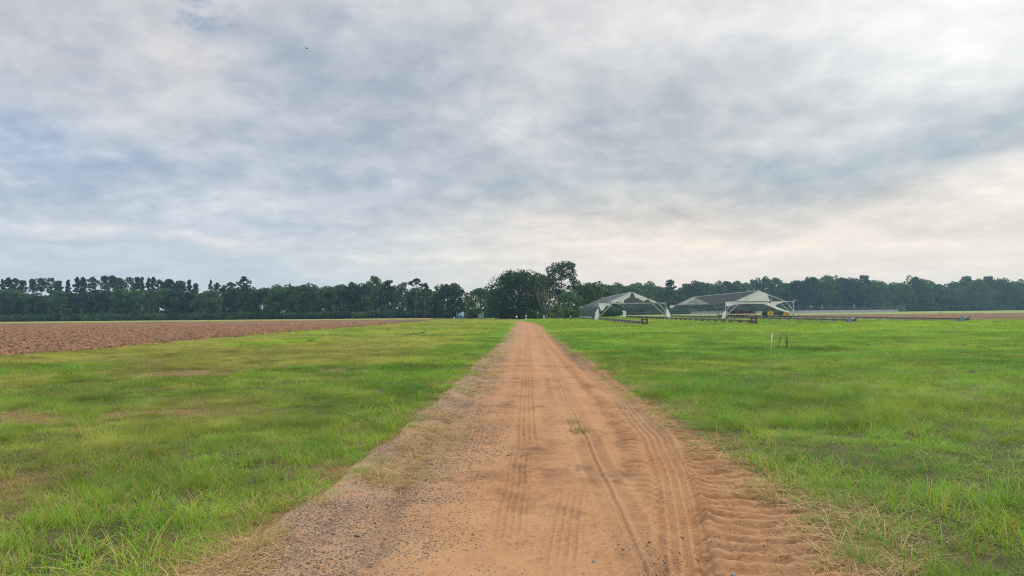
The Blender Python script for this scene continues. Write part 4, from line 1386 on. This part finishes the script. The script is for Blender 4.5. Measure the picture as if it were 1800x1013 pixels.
# ------------------------------------------------------------------ tractor with its harrow
M_GREEN = simple("tractor_green", (0.030, 0.125, 0.045), (0.022, 0.085, 0.035), 3.0, 0.4, 0, 0.5)
M_YELLOW = simple("wheel_yellow", (0.62, 0.44, 0.025), (0.50, 0.34, 0.03), 3.0, 0.5, 0, 0.4)
M_GLASS = simple("cab_glass", (0.045, 0.065, 0.070), (0.060, 0.085, 0.09), 2.0, 0.08, 0, 0.6)
M_RED = simple("faded_red_paint", (0.17, 0.052, 0.045), (0.085, 0.034, 0.034), 5.0, 0.7, 0.1, 0.3)
TY = 141.0
tx = at(1351, TY)
tr = empty('tractor', (tx, TY, 0))
tag(tr, "green farm tractor with yellow wheels beside the white-gabled greenhouse", 'tractor')


def wheel(cx, cy, r_o, r_r, wd, name='wheel'):
    ty = MB().lathe([(r_r, -wd*0.42), (r_o*0.86, -wd*0.5), (r_o*0.97, -wd*0.4), (r_o, -wd*0.15), (r_o, wd*0.15), (r_o*0.97, wd*0.4), (r_o*0.86, wd*0.5), (r_r, wd*0.42)], (0, 0, 0), 'Y', 32, False)
    for q in range(22):
        a = q*2*math.pi/22
        for sd_ in (-1, 1):
            a2 = a + (0.14 if sd_ > 0 else 0)
            ty.box((r_o*1.0*math.cos(a2), sd_*wd*0.24, r_o*1.0*math.sin(a2)), (0.10, wd*0.42, 0.10))
    wh = empty(name, (cx, cy, r_o*1.0 + 0.02))
    wh.parent = tr
    ty.build('tyre', M_BLACK, wh, True)
    rim_ = MB().lathe([(r_r*1.01, -wd*0.42), (r_r*0.93, -wd*0.40), (r_r*0.85, -wd*0.22), (r_r*0.45, -wd*0.20), (r_r*0.42, -wd*0.30), (r_r*0.16, -wd*0.30), (r_r*0.16, wd*0.30), (r_r*0.42, wd*0.30), (r_r*0.45, wd*0.20), (r_r*0.85, wd*0.22), (r_r*0.93, wd*0.40), (r_r*1.01, wd*0.42)], (0, 0, 0), 'Y', 32, False)
    rim_.build('rim', M_YELLOW, wh, False)
    MB().lathe([(r_r*0.20, -wd*0.36), (r_r*0.20, wd*0.36)], (0, 0, 0), 'Y', 14).build('hub', M_RUST, wh)
    return wh


for sy in (-0.95, 0.95):
    wheel(0.0, sy, 0.86, 0.64, 0.46)
    wheel(3.0, sy*0.95, 0.66, 0.50, 0.36)
MB().prism([(0.9, 0.85), (3.45, 0.85), (3.55, 1.05), (3.5, 1.55), (3.2, 1.68), (0.9, 1.80)], -0.38, 0.38).build('bonnet', M_GREEN, tr)
MB().box((1.3, 0, 0.72), (3.9, 0.5, 0.34)).build('chassis', M_GREEN, tr)
MB().prism([(-0.75, 1.25), (-0.55, 1.78), (0.25, 1.92), (0.75, 1.62), (0.78, 1.3), (0.3, 1.72), (-0.45, 1.6)], -1.2, -0.74).build('fender', M_GREEN, tr)
MB().prism([(-0.75, 1.25), (-0.55, 1.78), (0.25, 1.92), (0.75, 1.62), (0.78, 1.3), (0.3, 1.72), (-0.45, 1.6)], 0.74, 1.2).build('fender', M_GREEN, tr)
MB().prism([(-0.62, 1.32), (0.85, 1.32), (0.95, 1.75), (0.62, 2.62), (-0.55, 2.62), (-0.72, 1.8)], -0.66, 0.66).build('cab', M_GLASS, tr)
for px_, pz in ((-0.62, -0.70), (0.78, -0.70), (-0.62, 0.70), (0.78, 0.70)):
    MB().tube([(px_, pz, 1.3), (px_*0.86, pz, 2.62)], 0.05, 5).build('cab_pillar', M_GREEN, tr)
MB().prism([(-0.75, 2.62), (0.85, 2.62), (0.80, 2.78), (0.5, 2.84), (-0.55, 2.84), (-0.75, 2.76)], -0.8, 0.8).build('roof', M_GREEN, tr)
MB().tube([(1.9, 0.25, 1.7), (1.9, 0.25, 2.6)], 0.05, 8).build('exhaust', M_BLACK, tr)
MB().box((-0.95, 0, 0.75), (0.5, 0.8, 0.5)).build('hitch', M_BLACK, tr)

hx0, hx1 = at(1279, 140), at(1328, 140)
hr = empty('disc_seeder', ((hx0 + hx1)/2, 140.0, 0))
tag(hr, "faded dark red disc seeder with a row of hoppers parked inside the white-gabled greenhouse", 'farm implement')
hl = hx1 - hx0
MB().box((0, -0.6, 0.95), (hl, 0.12, 0.14)).box((0, 0.6, 0.95), (hl, 0.12, 0.14)).build('frame', M_RED, hr)
disc = MB().lathe([(0.02, -0.05), (0.25, -0.02), (0.34, 0.03), (0.34, 0.045), (0.25, -0.005), (0.02, -0.03)], (0, 0, 0), 'X', 18).mesh('disc', M_RED)
for q in range(16):
    for yy in (-0.6, 0.6):
        link('disc', disc, hr, (-hl/2 + 0.2 + q*(hl - 0.4)/15, yy, 0.34))
for q in range(9):
    x0 = -hl/2 + 0.3 + q*(hl - 0.6)/8
    MB().tube([(x0, -0.6, 0.93), (x0, -0.75, 0.6), (x0, -0.6, 0.36)], 0.04, 5).build('shank', M_RED, hr)
    MB().tube([(x0, 0.6, 0.93), (x0, 0.45, 0.6), (x0, 0.6, 0.36)], 0.04, 5).build('shank', M_RED, hr)
for q in range(6):
    MB().box((-hl/2 + 0.5 + q*(hl - 1)/5, 0, 1.0), (0.12, 1.2, 0.12)).build('cross_beam', M_RED, hr)
for q in range(9):
    x0 = -hl/2 + 0.35 + q*(hl - 0.7)/8
    MB().prism([(x0 - 0.20, 1.02), (x0 + 0.20, 1.02), (x0 + 0.24, 1.38), (x0 + 0.16, 1.44), (x0 - 0.16, 1.44), (x0 - 0.24, 1.38)], -0.30, 0.30).build('hopper', M_BLACK if q % 3 == 1 else M_RED, hr)
wt_ = empty('flatbed_trailer', (at(1322, 137), 137.0, 0))
tag(wt_, "low white flatbed trailer in front of the dark red seeder", 'trailer')
MB().box((0, 0, 0.42), (1.5, 0.9, 0.10)).build('deck', M_WHITE_PIPE, wt_)
for sx in (-0.45, 0.45):
    MB().lathe([(0.12, -0.06), (0.18, -0.05), (0.18, 0.05), (0.12, 0.06)], (sx, -0.4, 0.19), 'Y', 14).build('wheel', M_BLACK, wt_)
    MB().lathe([(0.12, -0.06), (0.18, -0.05), (0.18, 0.05), (0.12, 0.06)], (sx, 0.4, 0.19), 'Y', 14).build('wheel', M_BLACK, wt_)
MB().tube([(0.75, 0, 0.40), (1.5, 0, 0.32)], 0.04, 5).build('drawbar', M_RUST, wt_)

# ------------------------------------------------------------------ pump station left of the road's end
M_BLUE = simple("pump_blue", (0.055, 0.20, 0.42), (0.035, 0.13, 0.30), 2.0, 0.4, 0.1, 0.4)
M_CABINET = simple("cabinet_green_grey", (0.22, 0.30, 0.29), (0.17, 0.24, 0.235), 2.0, 0.5, 0.1, 0.3)
M_WHITE = simple("white_paint", (0.62, 0.63, 0.62), (0.46, 0.47, 0.46), 2.0, 0.5, 0, 0.4)
PY = 172.0
p = empty('irrigation_pump', (at(807, PY), PY, 0))
tag(p, "bright blue irrigation pump standing at the edge of the left woods", 'pump')
MB().box((0, 0, 0.14), (1.3, 0.9, 0.28)).build('base', M_BLOCK, p)
MB().lathe([(0.30, 0.28), (0.46, 0.32), (0.46, 1.15), (0.36, 1.30), (0.30, 1.34)], (0.12, 0, 0), 'Z', 20).build('motor', M_BLUE, p, True)
MB().lathe([(0.20, 1.34), (0.26, 1.40), (0.20, 1.62), (0.05, 1.68)], (0.12, 0, 0), 'Z', 16).build('motor_cap', M_BLUE, p, True)
MB().tube([(-0.15, 0, 0.55), (-0.45, 0, 0.6), (-0.55, 0, 1.0), (-0.5, 0, 1.6)], 0.13, 10).build('riser_pipe', M_BLUE, p, True)
MB().tube([(0.3, 0, 0.55), (0.8, 0, 0.5), (0.85, 0, 0.0)], 0.12, 10).build('outlet_pipe', M_BLUE, p, True)
MB().tube([(-0.62, 0.1, 0), (-0.62, 0.1, 2.0)], 0.05, 6).build('vent_pipe', M_STEEL, p)
p = empty('meter_box', (at(813.5, PY + 1), PY + 1, 0))
tag(p, "white electric meter box on a post beside the blue pump", 'meter box')
MB().box((0, 0, 0.5), (0.14, 0.14, 1.0)).build('post', M_WHITE, p)
MB().prism([(-0.32, 0.75), (0.32, 0.75), (0.32, 1.85), (0.24, 1.92), (-0.24, 1.92), (-0.32, 1.85)], -0.16, 0.16).build('cabinet', M_WHITE, p)
MB().box((-0.45, 0, 1.40), (0.24, 0.22, 0.42)).build('side_box', M_WHITE, p)
MB().box((0, -0.175, 1.35), (0.42, 0.02, 0.7)).build('door', M_WHITE, p)
p = empty('utility_cabinet', (at(845.5, PY), PY, 0))
tag(p, "grey green utility cabinet between the blue pump and the big oak", 'cabinet')
MB().prism([(-0.05, 0.1), (0.68, 0.1), (0.68, 1.62), (0.62, 1.68), (0.02, 1.68), (-0.05, 1.62)], -0.4, 0.4).build('tall_cabinet', M_CABINET, p)
MB().prism([(-0.75, 0.1), (-0.06, 0.1), (-0.06, 1.2), (-0.1, 1.26), (-0.7, 1.26), (-0.75, 1.2)], -0.35, 0.35).build('low_cabinet', M_CABINET, p)
MB().box((-0.02, 0, 0.05), (1.6, 1.0, 0.1)).build('plinth', M_BLOCK, p)
MB().box((0.32, -0.41, 0.9), (0.55, 0.02, 1.3)).build('door', M_CABINET, p)
MB().box((-0.4, -0.36, 0.7), (0.5, 0.02, 0.9)).build('door', M_CABINET, p)


def post(name, px_, Y, h, r_, m, label, cat, cap=None):
    o = empty(name, (at(px_, Y), Y, 0))
    tag(o, label, cat)
    MB().tube([(0, 0, -0.1), (0, 0, h)], [r_, r_*0.95], 8).build('pole', m, o, True)
    if cap:
        MB().lathe([(r_*1.7, h - 0.06), (r_*2.0, h), (r_*1.6, h + cap), (r_*0.4, h + cap*1.2)], (0, 0, 0), 'Z', 12).build('cap', M_WHITE, o, True)
    return o


post('riser_post', 798.5, 168, 0.35, 0.09, M_RUST, "short riser post with a white cap left of the blue pump", 'post', 0.22)
post('fence_post', 908.0, 150, 0.55, 0.10, M_BLACK, "short dark post with a white cap under the big oak", 'post', 0.22)
post('fence_post', 956.0, 148, 0.85, 0.12, M_WHITE, "thick white post left of the leafless tree's trunk", 'post', 0.05)
post('fence_post', 945.0, 156, 1.7, 0.05, M_STEEL, "thin tall grey pole right of the road's end", 'post')
post('fence_post', 1002.5, 133, 0.85, 0.12, M_STEEL, "grey post at the back left corner of the torn greenhouse", 'post')
hy = empty('water_hydrant', (at(924.5, 150), 150, 0))
tag(hy, "black and white standpipe hydrant at the far end of the road", 'hydrant')
MB().lathe([(0.22, 0), (0.22, 0.30), (0.16, 0.34)], (0, 0, 0), 'Z', 14).build('base', M_WHITE, hy)
MB().lathe([(0.13, 0.34), (0.13, 0.6), (0.10, 0.62)], (0, 0, 0), 'Z', 14).build('body', M_BLACK, hy)
MB().lathe([(0.16, 0.62), (0.17, 0.80), (0.08, 0.86)], (0, 0, 0), 'Z', 14).build('head', M_WHITE, hy)
MB().tube([(0.12, 0, 0.8), (0.22, 0, 1.25)], 0.05, 6).build('handle', M_WHITE, hy)
post('fence_post', 1653, 160, 1.1, 0.05, M_TIMBER, "thin dark stake standing in the bare field beyond the last rail", 'post')

# ------------------------------------------------------------------ stakes in the meadow on the right
M_STAKE = simple("weathered_stake", (0.20, 0.155, 0.12), (0.11, 0.09, 0.075), 9.0, 0.9, 0, 0.2)


def stake(px_, Y, lean_x, h, r_, m, label, lean_y=0.0):
    X = at(px_, Y)
    z0 = float(terrain(np.array([X]), np.array([Y]))[0])
    o = MB().tube([(-0.02*lean_x, 0, -0.12), (lean_x*0.5, lean_y*0.5, h*0.5), (lean_x, lean_y, h)], [r_, r_*0.95, r_*0.9], 8).build('stake', m, None, True, (X, Y, z0))
    tag(o, label, 'stake')
    return o


stake(1353.5, 25.2, 0.06, 0.60, 0.020, M_WHITE, "white stake leaning slightly, left of the brown stakes in the meadow")
stake(1364, 25.8, 0.24, 0.66, 0.021, M_STAKE, "brown stick leaning well to the right, between the white stake and the crossed stakes")
stake(1381.5, 26.2, -0.03, 0.62, 0.022, M_STAKE, "upright brown stake crossed by another, thinner of the pair")
stake(1381, 26.0, 0.06, 0.54, 0.026, M_STAKE, "stout brown stake crossing the thinner one in the meadow")

# ------------------------------------------------------------------ mounds, branches, tufts
M_MOUND = simple("mound_soil", (0.150, 0.100, 0.066), (0.09, 0.064, 0.046), 6.0, 1.0, 0, 0.05)


def mound(px_, Y, wd, h, label, seed):
    r = np.random.RandomState(seed)
    X = at(px_, Y)
    nr, na = 7, 20
    h *= 0.6
    vs, fs = [(0, 0, h)], []
    for i in range(1, nr + 1):
        t_ = i/nr
        for k_ in range(na):
            a = k_*2*math.pi/na
            rr = wd/2*t_*(1 + 0.18*math.sin(3*a + seed) + 0.12*r.randn()*t_)
            vs.append((rr*math.cos(a), rr*math.sin(a)*0.8, h*math.cos(t_*math.pi/2)**1.2*(1 + 0.25*r.randn()) - 0.03*t_))
    for k_ in range(na):
        fs.append((0, 1 + k_, 1 + (k_ + 1) % na))
    for i in range(nr - 1):
        for k_ in range(na):
            a, b_ = 1 + i*na + k_, 1 + i*na + (k_ + 1) % na
            fs.append((a, a + na, b_ + na, b_))
    z0 = float(terrain(np.array([X]), np.array([Y]))[0])
    o = MB().add(vs, fs).build('dirt_mound', M_MOUND, None, False, (X, Y, z0 + 0.02))
    tag(o, label, 'mound', 'dirt mounds in the grass')


mound(1703, 15.2, 0.42, 0.11, "crumbly brown dirt mound in the open grass right of the stakes, the biggest there", 1)
mound(1693, 26.2, 0.50, 0.13, "small brown mound well behind the biggest mound, left one of a loose row", 2)
mound(1719, 25.3, 0.45, 0.09, "flat brown mound in the middle of the loose row behind the biggest mound", 3)
mound(1737, 23.8, 0.35, 0.09, "little brown mound at the right end of the loose row", 4)
mound(1758, 74.0, 2.2, 0.18, "wide flat dark mound on the meadow right of the last rail's winch", 5)
mound(1583, 31.0, 0.7, 0.08, "low brown patch of dirt left of the loose row of mounds", 6)
mound(1523, 28.0, 0.45, 0.09, "small brown heap in the grass between the stakes and the other mounds", 7)
mound(683, 62.0, 1.1, 0.20, "dark dirt mound in the left verge before the ploughed field", 8)
mound(355, 44.0, 1.0, 0.22, "dark grey clod heap at the near rim of the ploughed field", 9)
mound(327, 41.0, 0.9, 0.16, "brown clod heap left of the grey one at the field rim", 10)

bt = empty('fallen_branch', (at(733, 48), 48, 0.04))
tag(bt, "dark fallen branch lying in the left verge", 'branch')
MB().tube([(-0.9, 0.1, 0.0), (-0.2, 0, 0.08), (0.5, -0.05, 0.16), (0.7, -0.1, 0.28)], [0.018, 0.03, 0.028, 0.012], 6).build('stem', M_BARK, bt, True)
MB().tube([(-0.2, 0, 0.08), (-0.35, 0.2, 0.42)], [0.025, 0.01], 5).build('twig', M_BARK, bt, True)
MB().tube([(0.2, -0.03, 0.12), (0.55, 0.3, 0.10)], [0.025, 0.01], 5).build('twig', M_BARK, bt, True)


def tuft(px_, py_, label, nb, sp, hmin, hmax, seed, material=M_GRASS):
    Y = CAM_H*F_PX/(py_ - horizon_y(px_))
    X = at(px_, Y)
    V, F, A = blades(nb, sp, hmin, hmax, 0.006, 1.0, seed)
    A['tint'] = np.tile(np.array([[0.75, 0.35, 0.55]]), (len(V), 1))
    z0 = float(road_z(np.array([X]), np.array([Y]))[0])
    o = link('grass_tuft', mesh_np('grass_tuft', V, F, material, True, A), None, (X, Y, z0))
    tag(o, label, 'tuft', 'grass tufts on the dirt road')


M_TUFT = None


def tuft_material():
    m, n_, out = mat("tuft_blade")
    c = n_.mix(n_.attr('blade'), (0.17, 0.19, 0.055), (0.36, 0.29, 0.14))
    b_ = pbsdf(n_, out, c, 0.5, 0.3)
    t_ = n_.new('ShaderNodeBsdfTranslucent'); n_.put(t_.inputs[0], c)
    mx = n_.new('ShaderNodeMixShader'); mx.inputs[0].default_value = 0.35
    n_.put(mx.inputs[1], b_.outputs[0]); n_.put(mx.inputs[2], t_.outputs[0]); n_.put(out.inputs[0], mx.outputs[0])
    return m


M_TUFT = tuft_material()
tuft(1014, 751, "largest olive grass tuft growing in the middle of the dirt road", 90, 0.16, 0.05, 0.18, 901, M_TUFT)
tuft(1006, 736, "smaller olive grass tuft just behind the largest one on the road", 70, 0.15, 0.05, 0.17, 902, M_TUFT)
tuft(1048, 757, "sparse flat grass tuft right of the largest one on the road", 34, 0.18, 0.02, 0.09, 903, M_TUFT)

# weeds at the rim of the ploughed field
for i, (px_, py_, lab) in enumerate([(168, 612, "leafy green weed at the rim of the ploughed field, left of the clod heaps"), (430, 612, "small dark green weed in the verge below the field rim"),
                                     (547, 602, "low dark weed in the verge by the worn patch"), (275, 603, "green weed cluster at the field rim near the brown clod heap")]):
    Y = CAM_H*F_PX/(py_ - horizon_y(px_))
    V, F, A = blades(60, 0.28, 0.10, 0.34, 0.02, 0.9, 910 + i)
    o = link('weed', mesh_np('weed', V, F, M_LEAF_BRIGHT, True, A), None, (at(px_, Y), Y, 0.0))
    tag(o, lab, 'weed')

# loose stones big enough to single out
for i, (px_, py_, rr, lab) in enumerate([(1037, 968, 0.017, "dark stone on the road, largest near the twin groove tyre track"), (1279, 988, 0.024, "round grey stone at the left rim of the tractor lugs, lowest one"),
                                         (1192, 924, 0.018, "small grey stone on the four groove track"), (627, 940, 0.026, "pointed dark stone standing up in the gravel on the left"),
                                         (1105, 990, 0.013, "dark pebble inside the twin groove tyre track")]):
    Y = CAM_H*F_PX/(py_ - horizon_y(px_)); X = at(px_, Y)
    m_, n_, out = mat("loose_stone")
    oc = n_.new('ShaderNodeTexCoord').outputs['Object']
    pbsdf(n_, out, n_.mix(n_.noise(oc, 2.0, 4, 0.6), (0.10, 0.095, 0.092), (0.22, 0.19, 0.165)), 0.85, 0.25)
    o = link('stone', stone_mesh(600 + i, m_), None, (X, Y, float(road_z(np.array([X]), np.array([Y]))[0]) + rr*0.3))
    o.data.name = 'stone'
    o.scale = (rr, rr, rr)
    tag(o, lab, 'stone')

# ------------------------------------------------------------------ the bird
M_BIRD = simple("bird_feathers", (0.030, 0.030, 0.032), (0.05, 0.048, 0.046), 20.0, 0.7, 0, 0.2)
D = 75.0
d_ = px_dir(538.5, 85)
bd = MB()
bd.tube([(-0.17, 0, 0.0), (-0.13, 0, 0.01), (-0.04, 0, 0.015), (0.06, 0, 0.005), (0.13, 0, -0.005), (0.21, 0, -0.01)], [0.008, 0.030, 0.045, 0.042, 0.022, 0.004], 8)
for s in (-1, 1):
    root, mid_, tip = (0.0, s*0.03, 0.02), (0.02, s*0.17, 0.035), (0.10, s*0.34, 0.0)
    vs = [(-0.06, root[1], 0.028), (0.06, root[1], 0.022), (-0.045, mid_[1], mid_[2] + 0.01), (0.065, mid_[1], mid_[2]), tip]
    vs += [(a, b_, c - 0.010) for a, b_, c in vs]
    bd.add(vs, [(0, 1, 3, 2), (2, 3, 4), (5, 7, 8, 6), (7, 9, 8), (0, 2, 7, 5), (2, 4, 9, 7), (1, 6, 8, 3), (3, 8, 9, 4)])
o = bd.build('bird', M_BIRD, None, True, tuple(Vector((0, 0, CAM_H)) + d_*D))
o.rotation_euler = (R(12), R(6), R(8))
tag(o, "small dark bird gliding alone under the grey clouds", 'bird')

# ------------------------------------------------------------------ haze
m_, n_, out = mat("morning_haze")
vol = n_.new('ShaderNodeVolumePrincipled')
vol.inputs['Color'].default_value = (0.42, 0.74, 1.0, 1)
vol.inputs['Density'].default_value = 0.00029
vol.inputs['Anisotropy'].default_value = 0.55
n_.put(out.inputs['Volume'], vol.outputs[0])
hz = MB().box((0, 330, 19.0), (1960, 1340, 40.0)).build('haze', m_)
tag(hz, kind='stuff')
